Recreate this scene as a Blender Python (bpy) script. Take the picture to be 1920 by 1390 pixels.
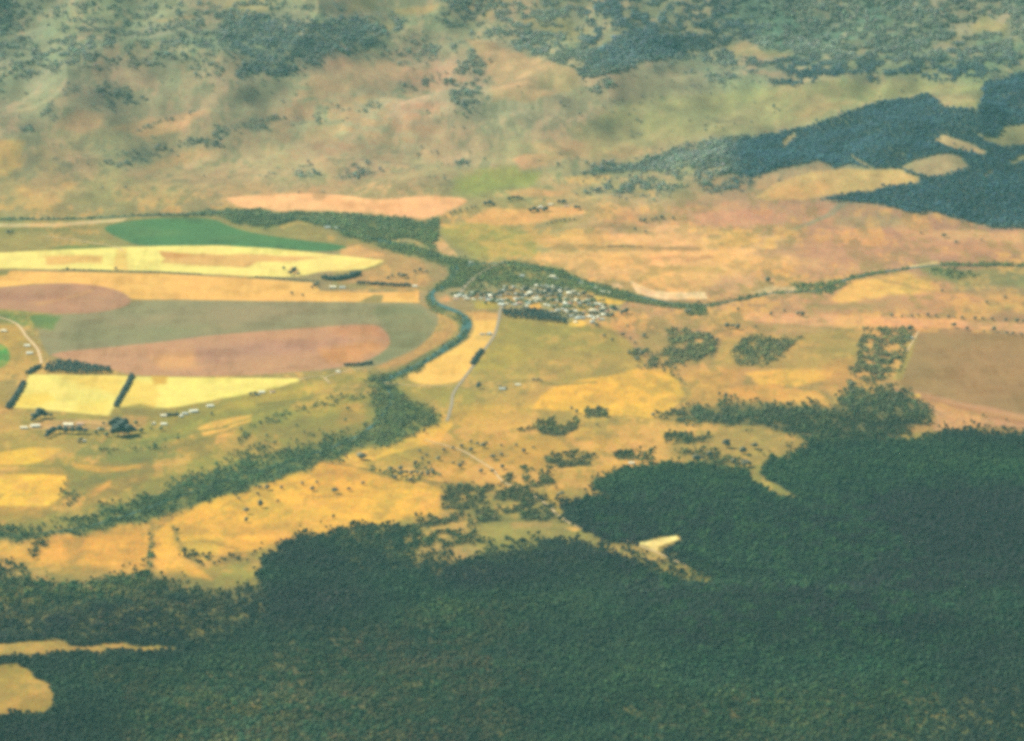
import bpy, bmesh, math, random
import numpy as np
from mathutils import Vector, Matrix
R = math.radians
random.seed(7)
rng = np.random.default_rng(11)
sc = bpy.context.scene
for o in list(bpy.data.objects): bpy.data.objects.remove(o)

# ------------------------------------------------------------------ camera, sky, sun, exposure
DEP, HFOV, SLANT = R(11.3), R(9.08), 17000.0
CAM = np.array([0.0, -SLANT * math.cos(DEP), SLANT * math.sin(DEP)])
FPX = 960.0 / math.tan(HFOV / 2)
cam = bpy.data.objects.new('camera', bpy.data.cameras.new('camera'))
sc.collection.objects.link(cam); sc.camera = cam
cam.location = CAM; cam.rotation_euler = (math.pi / 2 - DEP, 0, 0)
cam.data.sensor_fit = 'HORIZONTAL'; cam.data.angle = HFOV
cam.data.clip_start = 10; cam.data.clip_end = 200000

SUN_EL, SUN_AZ = R(42), R(-62)        # azimuth clockwise from +Y (away from the camera); from the far left
w = bpy.data.worlds.new("World"); sc.world = w; w.use_nodes = True
nt = w.node_tree; bg = nt.nodes['Background']
sky = nt.nodes.new('ShaderNodeTexSky'); sky.sky_type = 'NISHITA'; sky.sun_disc = False
sky.sun_elevation = SUN_EL; sky.sun_rotation = SUN_AZ
nt.links.new(sky.outputs[0], bg.inputs[0]); bg.inputs[1].default_value = 0.06
sd = bpy.data.lights.new('sun', 'SUN'); sun = bpy.data.objects.new('sun', sd); sc.collection.objects.link(sun)
sd.energy = 5.0; sd.angle = R(0.6); sd.color = (1.0, 0.90, 0.74)
sv = Vector((math.sin(SUN_AZ) * math.cos(SUN_EL), math.cos(SUN_AZ) * math.cos(SUN_EL), math.sin(SUN_EL)))
sun.rotation_euler = sv.to_track_quat('Z', 'Y').to_euler(); sun.location = (0, 0, 3000)
sc.view_settings.view_transform = 'Standard'; sc.view_settings.look = 'None'
sc.view_settings.gamma = 1; sc.view_settings.exposure = 1.05
sc.cycles.filter_width = 4.0
sc.cycles.use_denoising = False
sc.cycles.sample_clamp_direct = 4.0; sc.cycles.sample_clamp_indirect = 2.0
sc.cycles.volume_bounces = 1; sc.cycles.max_bounces = 5; sc.cycles.diffuse_bounces = 2
HAZE_DENSITY, HAZE_COL = 5.8e-6, (0.28, 0.79, 0.80)

# ------------------------------------------------------------------ numeric helpers
def hsh(xi, yi, s):
    h = (xi.astype(np.int64) * 374761393 + yi.astype(np.int64) * 668265263 + s * 974634777) & 0xffffffff
    h = ((h ^ (h >> 13)) * 1274126177) & 0xffffffff
    h = ((h ^ (h >> 16)) * 2246822519) & 0xffffffff
    return (h & 0xffffff) / 16777216.0
def vn(x, y, s=0):
    xi, yi = np.floor(x), np.floor(y); fx, fy = x - xi, y - yi
    fx = fx * fx * fx * (fx * (fx * 6 - 15) + 10); fy = fy * fy * fy * (fy * (fy * 6 - 15) + 10)
    a, b, c, d = hsh(xi, yi, s), hsh(xi + 1, yi, s), hsh(xi, yi + 1, s), hsh(xi + 1, yi + 1, s)
    return (a * (1 - fx) + b * fx) * (1 - fy) + (c * (1 - fx) + d * fx) * fy
def fbm(x, y, s=0, o=4):                 # about -1 .. 1
    t, a, n = 0, 1.0, 0
    for k in range(o):
        ca, sa = math.cos(k * 0.9), math.sin(k * 0.9)
        t = t + a * (vn((x * ca - y * sa) * 2 ** k, (x * sa + y * ca) * 2 ** k, s + k * 17) * 2 - 1); n += a; a *= 0.5
    return t / n * 1.6
def ss(t): t = np.clip(t, 0, 1); return t * t * (3 - 2 * t)

def height(x, y):
    x = np.asarray(x, float); y = np.asarray(y, float)
    yy = y + 120 * np.sin(x / 700.0)
    t = np.clip((yy - 2250) / 2300, 0, 2.2)
    z = 250 * t ** 1.3
    hill = ss((yy - 2200) / 1300)
    rid = 1 - np.abs(fbm(x / 900 + 3.1, y / 1500, 5, 3)) * 2
    z = z + hill * (52 * rid + 34 * fbm(x / 330, y / 520, 9, 3))
    z = z + 7 * ss((y - 1250) / 500) * ss((x + 100) / 500) * fbm(x / 300, y / 700, 31, 3)
    cy = 2750 + 0.22 * (x - 250)
    z = z + 95 * ss((x - 150) / 1100) * np.exp(-((y - cy) / 520) ** 2) * (1 + 0.35 * fbm(x / 300, y / 400, 77, 3))
    near = ss((-1350 - y + 0.45 * x) / 2300)
    z = z + near * (85 + 46 * fbm(x / 560, y / 800, 21, 3))
    z = z + 1.4 * fbm(x / 260, y / 420, 41, 2)
    return z

cd, sdp = math.cos(DEP), math.sin(DEP)
def project(x, y, z):
    dx, dy, dz = x - CAM[0], y - CAM[1], z - CAM[2]
    depth = dy * cd - dz * sdp
    up = dy * sdp + dz * cd
    return 960 + FPX * dx / depth, 695 - FPX * up / depth
YS = np.arange(-6000, 9000, 6.0)
def ground(u, v):                        # photo pixel -> the point of the terrain it shows
    rx = (u - 960) / FPX; ry = -(v - 695) / FPX
    dy = cd + ry * sdp; dz = -sdp + ry * cd
    t = (YS - CAM[1]) / dy
    X = rx * t; Z = CAM[2] + dz * t
    below = Z < height(X, YS)
    i = int(np.argmax(below)) if below.any() else len(YS) - 1
    i = max(i, 1)
    g0 = Z[i - 1] - height(X[i - 1], YS[i - 1]); g1 = Z[i] - height(X[i], YS[i])
    f = float(g0 / (g0 - g1 + 1e-9)); f = min(max(f, 0), 1)
    x = X[i - 1] * (1 - f) + X[i] * f; y = YS[i - 1] * (1 - f) + YS[i] * f
    return float(x), float(y), float(height(x, y))

def lin(c):
    c = np.asarray(c, float) / 255.0
    return np.where(c <= 0.04045, c / 12.92, ((c + 0.055) / 1.055) ** 2.4)
# measured response of the lit ground through the air: display = GAIN * albedo + AIR, as a function of the picture row
GAIN0, GAIN1 = np.array([1.91, 1.89, 1.73]), np.array([2.30, 2.22, 2.00])      # far, near
AIR0, AIR1 = np.array([0.067, 0.121, 0.114]), np.array([0.054, 0.089, 0.085])
def albedo(target, v, kind=1.0):
    k = np.clip(np.asarray(v) / 1390.0, 0, 1)[..., None]
    g = GAIN0 * (1 - k) + GAIN1 * k; a = AIR0 * (1 - k) + AIR1 * k
    return np.clip((lin(target) - a) / (g * kind), 0.012, 0.80)

# ------------------------------------------------------------------ land use, traced on the ground
def P(s):                                # '~' rounds the outline off
    q = [tuple(map(float, t.split(','))) for t in s.lstrip('~').split()]
    q = [((-70 if p[0] == 0 else 1990 if p[0] >= 1920 else p[0]), (-70 if p[1] == 0 else 1460 if p[1] >= 1390 else p[1])) if len(p) == 2 else p for p in q]
    for _ in range(2 if s[0] == '~' else 0):
        q = [p for (x0, y0), (x1, y1) in zip(q, q[1:] + q[:1]) for p in ((x0 * .75 + x1 * .25, y0 * .75 + y1 * .25), (x0 * .25 + x1 * .75, y0 * .25 + y1 * .75))]
    return q
def sdist(u, v, poly):                   # signed distance, inside positive
    n = len(poly); d2 = np.full(u.shape, 1e12); ins = np.zeros(u.shape, bool)
    for i in range(n):
        x0, y0 = poly[i]; x1, y1 = poly[(i + 1) % n]
        ex, ey = x1 - x0, y1 - y0
        t = np.clip(((u - x0) * ex + (v - y0) * ey) / (ex * ex + ey * ey + 1e-9), 0, 1)
        d2 = np.minimum(d2, (u - x0 - t * ex) ** 2 + (v - y0 - t * ey) ** 2)
        if y0 != y1:
            c = ((y0 > v) != (y1 > v)) & (u < ex * (v - y0) / (y1 - y0) + x0)
            ins ^= c
    return np.where(ins, 1, -1) * np.sqrt(d2)
def ell(cx, cy, rx, ry, ang=0, n=20):
    a = R(ang); out = []
    for i in range(n):
        t = 2 * math.pi * i / n; x, y = rx * math.cos(t), ry * math.sin(t)
        out.append((cx + x * math.cos(a) - y * math.sin(a), cy + x * math.sin(a) + y * math.cos(a)))
    return out
LAND = []                         # (poly, colour, softness px, edge roughness px, blotch strength)
def L(s, c, soft=2, warp=3, mix=1.0, blotch=0.0):
    LAND.append((P(s) if isinstance(s, str) else s, c, soft, warp, mix, blotch))
def E(cx, cy, rx, ry, c, ang=0, soft=6, warp=6, mix=0.85): L(ell(cx, cy, rx, ry, ang), c, soft, warp, mix)
TREE_K = 0.6
# open-ground colours where nothing else is traced (rows of nine across the valley, far to near)
BASE_V = [0, 70, 140, 210, 280, 350, 420, 480, 560, 640, 720, 800, 900, 1000, 1060, 1390]
BASE_C = """150,155,120 152,157,120 160,160,122 155,155,118 155,155,118 150,155,118 125,145,118 115,140,118 115,140,116
150,158,122 150,158,120 140,152,120 150,155,118 170,165,122 150,155,118 120,145,120 120,145,118 130,150,118
155,160,122 160,162,122 165,162,122 195,172,132 185,170,128 178,168,125 150,158,120 150,160,118 140,150,115
165,162,122 175,165,122 170,163,122 190,172,130 178,170,128 175,168,122 165,168,122 160,165,118 140,150,115
190,173,120 175,165,116 185,168,122 185,170,125 180,172,122 190,172,122 150,150,112 120,135,110 130,140,112
190,165,112 180,165,112 192,168,120 190,168,118 172,170,112 180,160,114 190,160,118 165,158,118 110,130,110
168,160,108 160,155,105 170,160,108 190,165,110 178,166,106 225,180,122 212,165,118 205,160,118 190,152,114
165,155,105 160,155,105 170,160,108 180,162,110 170,168,106 245,192,128 240,190,122 205,158,118 200,155,114
190,165,102 175,155,102 175,158,105 180,160,108 185,165,108 205,163,112 215,167,114 218,168,112 210,160,108
190,165,100 180,160,100 180,160,102 175,158,102 185,165,102 200,163,106 198,163,106 188,155,104 180,147,104
190,165,97 190,165,97 182,162,97 185,163,97 213,175,99 225,180,100 215,165,100 200,160,100 190,155,100
182,163,99 175,160,97 165,160,93 155,155,93 220,178,100 215,175,101 175,160,100 200,160,106 215,165,112
190,165,90 165,150,87 215,170,90 222,177,92 205,167,94 210,168,98 160,155,95 150,150,92 150,150,92
205,160,84 218,170,84 224,175,86 160,155,88 162,157,94 150,150,92 140,145,90 140,145,90 140,145,90
205,160,84 205,160,84 165,160,88 140,145,88 140,145,90 140,145,90 130,140,88 130,140,88 130,140,88
150,142,84 145,140,84 140,138,84 140,138,84 140,138,84 130,135,84 130,135,84 130,135,84 130,135,84"""
BASE_C = np.array([[[float(q) for q in c.split(',')] for c in r.split()] for r in BASE_C.split('\n')])
BASE_C[:6] += [-8, 1, 8]; BASE_C[6:12] *= [.955, .985, 1.0]; BASE_C[6:11, :, 2] += 8  # the added blue puts extra haze into the open-ground colours
def base_colour(u, v):
    wu, wv = warps(u * 0.6, v * 0.6)
    uu = np.clip(u + wu * 45, 0, 1919) / 240.0; vv = np.interp(v + wv * 14, BASE_V, np.arange(len(BASE_V)))
    i = np.clip(vv.astype(int), 0, len(BASE_V) - 2); j = np.clip(uu.astype(int), 0, 7)
    a = (vv - i)[..., None]; b = (uu - j)[..., None]
    return (BASE_C[i, j] * (1 - b) + BASE_C[i, j + 1] * b) * (1 - a) + (BASE_C[i + 1, j] * (1 - b) + BASE_C[i + 1, j + 1] * b) * a
# ---- far hills
L(ell(700, 175, 160, 75, -5), (198, 170, 134), 25, 16, .7, .35)
L("870,70 900,75 990,105 1080,130 1090,160 1000,190 920,190 922,140 900,108", (192, 170, 128), 6, 8, .8)
L("590,130 640,110 720,118 800,130 830,140 820,170 740,160 640,175 585,165", (205, 176, 136), 8, 10, .7)
L("205,245 270,222 400,208 330,250 280,262 262,255", (200, 173, 126), 6, 8, .8)
L("100,235 150,205 195,215 190,240 150,250", (192, 165, 125), 6, 8, .6)
L("0,265 45,265 42,310 20,328 0,330", (212, 186, 120), 6, 5, .8)
L("260,322 330,282 420,280 340,310 240,330", (202, 172, 122), 6, 8, .6)
L("560,180 720,175 830,210 840,300 700,330 560,320 480,300 500,220", (190, 165, 126), 22, 20, .6, .4)
L("850,340 900,318 960,315 1010,325 1000,345 930,362 870,370 845,360", (158, 172, 106), 10, 8, .9)
L("960,300 985,288 1060,292 1055,312 980,316", (218, 182, 132), 4, 5, .85)
L("1000,270 1140,262 1250,285 1120,300 1010,290", (205, 176, 126), 10, 10, .55)
L("1058,333 1100,328 1148,330 1140,342 1070,346", (226, 188, 124), 3, 3, .9)
L("945,360 1000,352 1060,360 1050,368 960,370", (220, 178, 122), 3, 3, .7)
L("1100,290 1280,262 1490,240 1600,205 1740,176 1830,200 1845,150 1560,150 1280,178 1180,190 1060,240", (160, 166, 120), 14, 10, .75)
L("1480,215 1530,195 1600,190 1570,208 1500,225", (180, 170, 122), 6, 6, .7)
L("1745,182 1830,180 1828,203 1760,200", (168, 166, 122), 4, 5, .8)
L("1350,85 1400,78 1430,95 1490,100 1470,112 1380,105", (165, 162, 120), 6, 7, .7)
L("1495,132 1530,128 1560,140 1520,146", (178, 166, 126), 4, 4, .7)
L("1815,52 1850,25 1870,40 1895,45 1890,62 1830,62", (150, 158, 116), 5, 6, .8)
L("1765,80 1800,65 1810,80 1775,86", (145, 155, 116), 5, 6, .7)
L("735,18 830,8 800,25 750,28", (190, 172, 124), 4, 5, .8)
L("650,10 740,0 700,20 655,26", (165, 160, 118), 5, 6, .7)
L("690,45 755,42 740,56 700,56", (160, 160, 118), 5, 5, .7)
L("880,5 960,0 950,30 900,30", (165, 162, 118), 6, 8, .5)
L("975,32 1060,40 1100,60 1120,78 1060,78 1040,60 980,45", (165, 160, 116), 5, 7, .6)
L("415,15 530,0 520,12 470,28 420,35", (172, 164, 122), 5, 6, .7)
L("290,38 370,26 368,34 300,42", (176, 164, 122), 3, 4, .7)
L("~410,372 470,366 560,362 650,366 700,376 780,368 850,368 882,376 850,392 810,412 760,410 700,404 620,399 540,399 460,392", (255, 202, 142), 3, 2, 1)
E(600, 368, 14, 8, (190, 165, 118), 0, 4, 4, .7)
L("595,372 650,376 700,384 780,384 700,392 620,388", (246, 190, 132), 6, 4, .6)
L("30,350 45,347 62,362 58,372 30,368", (214, 176, 118), 4, 5, .7); E(128, 347, 14, 9, (216, 180, 118), 0, 5, 4, .7)
L("1420,368 1450,346 1520,322 1560,317 1640,318 1690,319 1737,337 1700,346 1560,366 1500,374 1440,376", (212, 186, 126), 3, 3, .95)
L("1440,372 1455,355 1540,340 1560,350 1510,372", (226, 184, 122), 8, 5, .7)
L("1480,325 1540,302 1560,318 1500,330", (175, 160, 122), 6, 5, .8)
L("1688,314 1720,301 1770,290 1798,294 1816,314 1780,328 1740,333", (184, 172, 130), 3, 3, .95)
L("1746,266 1770,252 1820,270 1855,288 1838,291 1790,280", (188, 172, 130), 3, 3, .95)
L("1825,250 1870,256 1880,238 1925,230 1925,272 1880,276 1850,266", (165, 164, 122), 3, 4, .9)
L("1838,334 1862,316 1868,320 1845,336", (150, 152, 118), 2, 2, .8); L("1886,308 1915,290 1925,296 1895,310", (150, 155, 116), 2, 2, .8)
L("1586,290 1592,289 1638,315 1630,317", (160, 155, 118), 2, 1, .8)
L("1462,275 1470,262 1500,248 1490,264 1475,276", (165, 160, 118), 3, 4, .7)
L("1150,400 1300,385 1420,382 1560,392 1640,410 1600,440 1450,430 1250,440 1120,420", (215, 168, 124), 14, 12, .6, .3)
# ---- right valley floor beyond the river
L("830,425 900,418 960,430 1010,450 1000,480 930,488 880,485 845,460 820,440", (172, 170, 104), 8, 6, .9)
L("870,412 920,390 985,392 1080,385 1100,400 1000,420 930,425 875,418", (240, 188, 122), 4, 4, .85)
L("1000,452 1120,440 1260,438 1350,445 1345,460 1200,462 1060,460", (242, 193, 130), 5, 6, .85)
L("1000,488 1040,470 1160,470 1350,462 1480,475 1470,500 1340,520 1240,538 1120,518 1040,502", (244, 194, 128), 8, 8, .9)
L("1500,440 1640,436 1760,450 1800,470 1640,490 1500,485", (204, 158, 120), 14, 9, .6)
L("1040,458 1180,460 1320,463 1310,469 1150,470 1030,468", (178, 152, 108), 3, 4, .8)
L("1280,485 1330,478 1340,482 1290,492", (195, 152, 112), 4, 4, .5)
L("1170,545 1220,500 1280,498 1350,500 1360,512 1300,508 1240,512 1200,530", (190, 165, 106), 6, 6, .7)
L("1215,530 1260,512 1310,510 1340,530 1300,552 1240,550", (240, 190, 124), 6, 6, .8)
L("1100,540 1150,522 1210,540 1240,556 1190,552", (175, 160, 108), 6, 6, .6)
L("1560,560 1600,525 1700,512 1740,530 1760,545 1640,558 1580,570", (246, 196, 116), 6, 6, .9)
L("1720,500 1920,505 1920,540 1800,535 1740,520", (130, 148, 106), 8, 7, .75)
L("1800,545 1880,540 1880,570 1820,575", (225, 172, 120), 10, 8, .6)
L("1500,570 1660,568 1660,580 1520,582", (150, 150, 104), 6, 6, .5)
L("1390,586 1600,590 1700,598 1920,606 1920,626 1780,616 1600,613 1400,604", (240, 184, 132), 4, 5, .85)
L("1240,590 1400,586 1400,606 1260,612", (190, 165, 108), 8, 7, .4)
L("1730,470 1780,460 1900,450 1920,470 1800,480", (215, 170, 118), 8, 8, .5)
L("1578,374 1590,378 1562,405 1490,432 1470,436 1548,402", (158, 165, 132), 2.5, 3, .7)
L("1300,398 1400,392 1480,402 1470,424 1380,430 1300,420", (216, 164, 130), 6, 7, .6); L("1190,402 1245,396 1250,414 1200,416", (150, 148, 116), 4, 6, .5)
L("1140,420 1215,424 1225,440 1160,438", (158, 156, 112), 5, 6, .55); L("1200,428 1290,420 1330,436 1240,448", (240, 192, 134), 5, 7, .7)
L("1670,412 1740,405 1760,430 1820,432 1925,440 1925,458 1800,452 1700,448", (226, 182, 128), 5, 9, .7); L("1560,405 1660,398 1700,420 1640,430 1570,424", (168, 162, 122), 6, 8, .6)
L("1480,455 1700,462 1790,480 1650,490 1500,482 1400,480", (196, 156, 124), 6, 8, .55); L("1530,440 1640,436 1650,446 1540,450", (226, 178, 128), 4, 6, .5)
L("1330,596 1420,606 1600,618 1600,624 1400,615 1300,606", (186, 164, 108), 4, 5, .5)
L("1620,560 1800,568 1925,560 1925,585 1780,590 1640,582", (196, 160, 116), 6, 8, .55); L("1770,515 1925,520 1925,560 1830,556 1790,540", (140, 150, 110), 8, 8, .5)
# ---- left valley floor
L("0,416 330,406 430,404 640,425 730,455 820,500 840,540 800,545 620,540 640,470 300,466 0,478", (158, 156, 106), 4, 3, .9)
L("0,440 80,440 215,463 205,470 0,476", (172, 162, 108), 4, 2, .7)
L("88,468 120,460 160,457 205,461 207,467 150,469", (126, 146, 98), 2, 1, .9)
L("0,421 100,419 240,410 232,416 100,426 0,428", (222, 202, 148), 1.5, 2, .95)
L("0,429 120,428 190,426 120,434 0,434", (135, 145, 98), 2, 2, .7)
L("600,460 650,462 670,458 760,480 830,500 835,530 760,540 640,530 720,490", (205, 165, 115), 6, 8, .7)
L("~190,429 210,420 260,412 330,407 400,409 428,424 470,437 560,450 648,460 652,468 600,473 500,466 380,461 262,463 222,446", (100, 146, 104), 1.6, .6, 1)
L("640,468 668,460 690,468 720,478 680,485 640,480", (240, 190, 125), 3, 2, .8)
L("0,477 80,470 230,463 400,460 500,465 600,475 720,488 700,498 680,505 600,510 560,519 480,519 300,509 120,505 0,503", (255, 240, 142), 1.6, .8, 1)
L("84,481 150,479 195,480 192,495 140,494 88,497", (242, 198, 120), 3, 2, .9)
L("218,468 236,465 240,508 212,507", (244, 205, 120), 3, 2, .7)
L("300,474 370,476 478,478 600,482 630,478 560,490 480,492 460,502 380,499 300,494 310,485", (234, 190, 122), 3, 3, .9)
L("298,470 345,476 355,480 330,487 305,483", (216, 165, 106), 2.5, 2, .7)
L("540,512 545,500 560,505 562,518", (215, 170, 120), 3, 2, .6); L("595,510 640,508 700,494 720,490 690,486 650,500", (250, 220, 130), 4, 3, .6)
L("22,508 300,513 450,521 590,531 600,545 700,549 786,546 786,568 680,567 500,565 250,561 190,541 130,533 60,533 0,546 0,528", (252, 202, 120), 1.6, 1, 1)
L("672,566 700,553 720,553 716,567", (155, 152, 105), 2, 1, .9)
L("0,510 18,508 12,516 0,526", (130, 145, 95), 2, 1, .8)
L("~250,562 500,565 680,567 790,568 815,580 826,600 800,640 760,672 700,688 650,690 560,700 100,680 76,642 70,612 50,590 110,590 190,586 240,575", (160, 158, 120), 2, 1, 1)
L("~690,570 790,575 822,602 795,640 750,670 690,685 735,640 720,610", (142, 150, 112), 6, 4, .8)
L("190,612 260,600 350,575 520,572 600,580 500,605 400,615 300,612", (172, 160, 122), 10, 8, .5)
L("110,600 250,610 400,612 300,635 120,645", (150, 156, 116), 12, 8, .6)
L("0,583 50,585 110,594 100,620 62,615 20,606", (112, 148, 92), 6, 3, .85)
L("~0,546 50,535 110,531 170,533 222,544 250,561 237,575 190,586 110,589 40,583 0,573", (193, 154, 122), 2, .8, 1)
L("60,568 110,560 170,542 178,546 120,562 70,574", (215, 170, 118), 3, 2, .6); L("0,548 60,556 120,558 0,566", (186, 144, 124), 8, 4, .5)
L("785,566 815,575 845,595 858,620 830,650 780,680 720,690 700,690 780,655 830,615 820,590", (196, 160, 108), 3, 2, .9)
L("~78,662 250,648 400,628 600,613 704,607 722,620 732,635 728,652 700,672 640,690 540,700 400,706 250,706 200,690 130,676", (207, 164, 126), 2, .8, 1)
L("370,652 480,640 560,636 640,640 560,660 400,680 372,668", (196, 155, 128), 12, 7, .8)
L("600,655 700,640 720,655 660,680 610,676", (232, 170, 112), 8, 6, .7); L("280,670 360,660 370,690 300,695", (235, 182, 122), 10, 6, .7)
L("620,618 700,610 720,630 640,632", (218, 160, 110), 8, 5, .5)
L("0,605 30,608 75,650 80,680 50,700 0,700", (196, 165, 100), 5, 4, .9)
L("68,650 75,650 82,680 74,682", (232, 190, 120), 1.5, .5, .9)
L(ell(-10, 668, 29, 24), (100, 165, 92), 2, .5, 1)
L("56,702 240,705 250,706 300,707 560,710 560,716 490,735 420,748 330,764 300,768 215,765 205,781 120,772 26,764", (255, 240, 134), 1.8, .8, 1)
L("110,705 235,706 225,740 150,722", (250, 214, 112), 8, 5, .7); L("30,745 90,735 100,750 70,765 28,763", (248, 214, 100), 7, 4, .6); L("150,755 205,750 200,778 140,772", (250, 220, 110), 8, 4, .5)
L("228,745 245,710 292,720 300,740 290,765 222,764", (252, 220, 116), 5, 3, .8)
L("285,706 315,706 312,720 290,722", (222, 175, 90), 4, 2, .8)
L("20,768 205,783 212,768 300,768 330,764 480,738 560,716 620,700 690,700 700,712 600,735 480,770 400,800 300,830 160,850 0,830 0,800", (165, 160, 96), 5, 4, .9)
L("225,766 260,758 310,766 315,782 240,785", (150, 145, 92), 4, 4, .7)
L("0,725 12,740 8,765 0,775", (190, 165, 95), 3, 2, .6)
L("40,800 90,788 200,788 205,805 140,806 60,806", (228, 184, 126), 4, 4, .8); L("205,790 240,778 280,782 270,800 230,815 205,805", (216, 172, 112), 4, 4, .7)
L("0,792 50,790 60,808 90,830 0,860", (195, 168, 100), 8, 6, .7)
L("330,800 375,790 360,815 320,825", (168, 170, 98), 6, 5, .7)
L("372,802 400,790 475,778 470,796 430,820 385,821", (246, 196, 108), 3, 3, .95)
L("500,735 640,716 600,735 480,762 400,775 430,755", (196, 176, 98), 6, 5, .8)
L("150,825 260,818 330,815 300,838 340,855 250,870 180,862 105,835", (142, 152, 96), 7, 6, .85)
L("0,862 60,838 116,842 80,866 0,892", (252, 203, 96), 3, 2, .95)
L("0,890 60,888 126,892 120,930 90,948 0,949", (255, 207, 98), 3, 2, .95)
L("0,945 60,962 62,972 0,985", (200, 170, 92), 4, 3, .7)
L("135,870 180,874 230,875 278,868 240,884 200,886 140,882", (236, 186, 96), 3, 3, .85)
L("148,928 185,905 210,900 205,915 175,930 152,936", (232, 175, 98), 3, 3, .85)
L("112,868 135,900 130,930 160,935 200,900 260,890 300,880 200,890 150,880", (140, 148, 90), 6, 5, .7)
L("500,768 650,735 700,742 692,800 620,830 430,872 300,925 200,955 215,930 300,880 400,845 440,810 480,790", (164, 160, 92), 8, 6, .9)
L("560,752 680,740 670,760 580,790", (184, 170, 94), 10, 8, .6); L("560,790 690,770 680,800 560,820 440,850 520,815", (150, 152, 92), 10, 8, .6)
L("640,760 690,752 685,795 630,800", (196, 160, 94), 8, 6, .5)
L("60,975 240,930 300,925 210,980 80,1000 0,1000", (150, 150, 86), 8, 7, .8)
# ---- right of the main river
L("~880,584 935,586 938,620 905,660 880,700 858,716 830,723 772,719 756,702 810,676 862,650 892,622", (255, 208, 118), 2, 1.2, 1)
L("885,584 935,586 936,600 888,602", (226, 180, 115), 3, 2, .8); L("890,628 922,630 922,640 890,636", (215, 190, 120), 3, 2, .6)
L("935,597 1060,604 1140,612 1180,640 1215,685 1130,716 1040,722 960,716 895,714 868,712 905,662 930,630", (182, 166, 102), 4, 4, .95)
L("935,600 1060,606 1140,618 1170,660 1000,655 930,640", (162, 158, 98), 10, 7, .7)
L("900,655 960,648 1000,670 940,690 885,690", (192, 175, 98), 8, 7, .6)
L("1010,745 1040,724 1200,691 1262,692 1284,742 1262,765 1220,786 1100,776 1000,768", (248, 198, 98), 4, 4, .9)
L("700,722 770,722 840,728 820,760 790,745 720,738", (188, 165, 98), 5, 5, .8)
L("770,728 850,722 905,735 880,762 830,760", (176, 166, 98), 5, 5, .7)
L("640,850 740,822 815,798 830,770 850,790 825,830 740,850 680,868 620,866", (250, 200, 100), 3, 3, .9)
L("840,760 1000,765 980,800 880,810 850,790", (226, 184, 98), 8, 6, .7)
L("1290,695 1400,690 1370,720 1360,750 1300,760 1285,735", (205, 165, 100), 6, 6, .7)
L("1400,700 1470,690 1560,696 1555,712 1500,722 1420,722", (252, 200, 104), 4, 4, .8)
L("1365,728 1440,720 1540,735 1560,762 1440,752 1370,748", (240, 182, 104), 5, 5, .8)
L("1350,630 1500,625 1620,620 1600,700 1450,690 1340,690", (186, 166, 102), 8, 7, .7)
L("1540,680 1600,665 1610,700 1650,715 1640,740 1560,735 1540,710", (214, 170, 104), 6, 6, .6)
L("1722,624 1925,630 1925,800 1830,775 1700,735 1680,705 1712,650", (170, 147, 106), 9, 6, .95)
L("1745,660 1860,640 1925,660 1925,740 1800,740", (180, 149, 108), 20, 10, .6)
L("1700,640 1722,626 1705,680 1690,712 1672,712 1692,680", (175, 165, 102), 3, 2, .8)
L("1660,728 1740,738 1830,760 1925,790 1925,808 1830,800 1780,815 1745,812 1760,785 1740,765", (214, 168, 124), 5, 4, .9)
L("1700,742 1724,739 1728,746 1706,748", (255, 214, 112), 2, 1, .9)
L("1680,735 1800,762 1925,800 1925,806 1790,775 1690,745", (182, 148, 100), 3, 2, .5)
L("1690,812 1780,812 1850,805 1760,828 1690,822", (184, 168, 104), 4, 4, .8)
L("350,950 610,868 680,872 760,890 825,920 825,960 700,985 560,1005 460,1035 330,1050 290,1000", (250, 196, 92), 5, 5, .9)
L("620,870 760,892 800,905 700,905 560,890", (222, 175, 92), 6, 5, .7); L("330,990 480,985 640,970 600,985 420,1010", (226, 176, 88), 8, 6, .7)
L("0,1028 150,1008 290,1000 285,1020 270,1075 180,1085 70,1085 20,1060 0,1045", (240, 184, 88), 5, 5, .9)
L("285,1025 330,1018 345,1050 375,1065 400,1088 300,1075", (252, 192, 92), 4, 4, .9)
L("130,1010 160,1015 150,1050 130,1060 115,1030", (205, 165, 90), 5, 5, .6)
L("70,1060 100,1050 85,1085 60,1088", (245, 180, 88), 4, 4, .8)
L("345,1025 410,1022 420,1045 380,1052", (252, 205, 98), 4, 4, .8)
L("400,1090 440,1055 495,1050 500,1065 480,1098 430,1105 370,1110 340,1090", (166, 164, 90), 4, 4, .9)
L("195,1090 250,1085 240,1102 200,1102", (176, 162, 92), 4, 3, .8)
# ---- the town's lots
L("838,550 880,540 935,535 1010,532 1060,538 1110,548 1170,565 1160,590 1140,606 1060,606 1030,585 940,580 880,568 845,566", (168, 166, 120), 4, 5, .9, .1)
for s_, c_ in (("1072,534 1105,536 1128,552 1090,554", (246, 202, 112)), ("1112,556 1150,552 1182,562 1160,572 1125,570", (255, 210, 100)), ("990,572 1010,567 1018,578 995,582", (250, 196, 106)), ("1080,573 1100,573 1102,582 1084,583", (236, 190, 104)),
               ("1068,604 1085,600 1102,606 1090,614 1066,612", (255, 206, 104)), ("1142,588 1160,585 1162,594 1146,596", (240, 188, 112)), ("890,566 935,562 935,578 890,580", (190, 178, 100)), ("880,548 930,552 925,562 885,560", (214, 176, 116)), ("820,556 840,552 845,564 825,566", (226, 178, 120))):
    L(s_, c_, 2.5, 2.5, .95)
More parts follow.
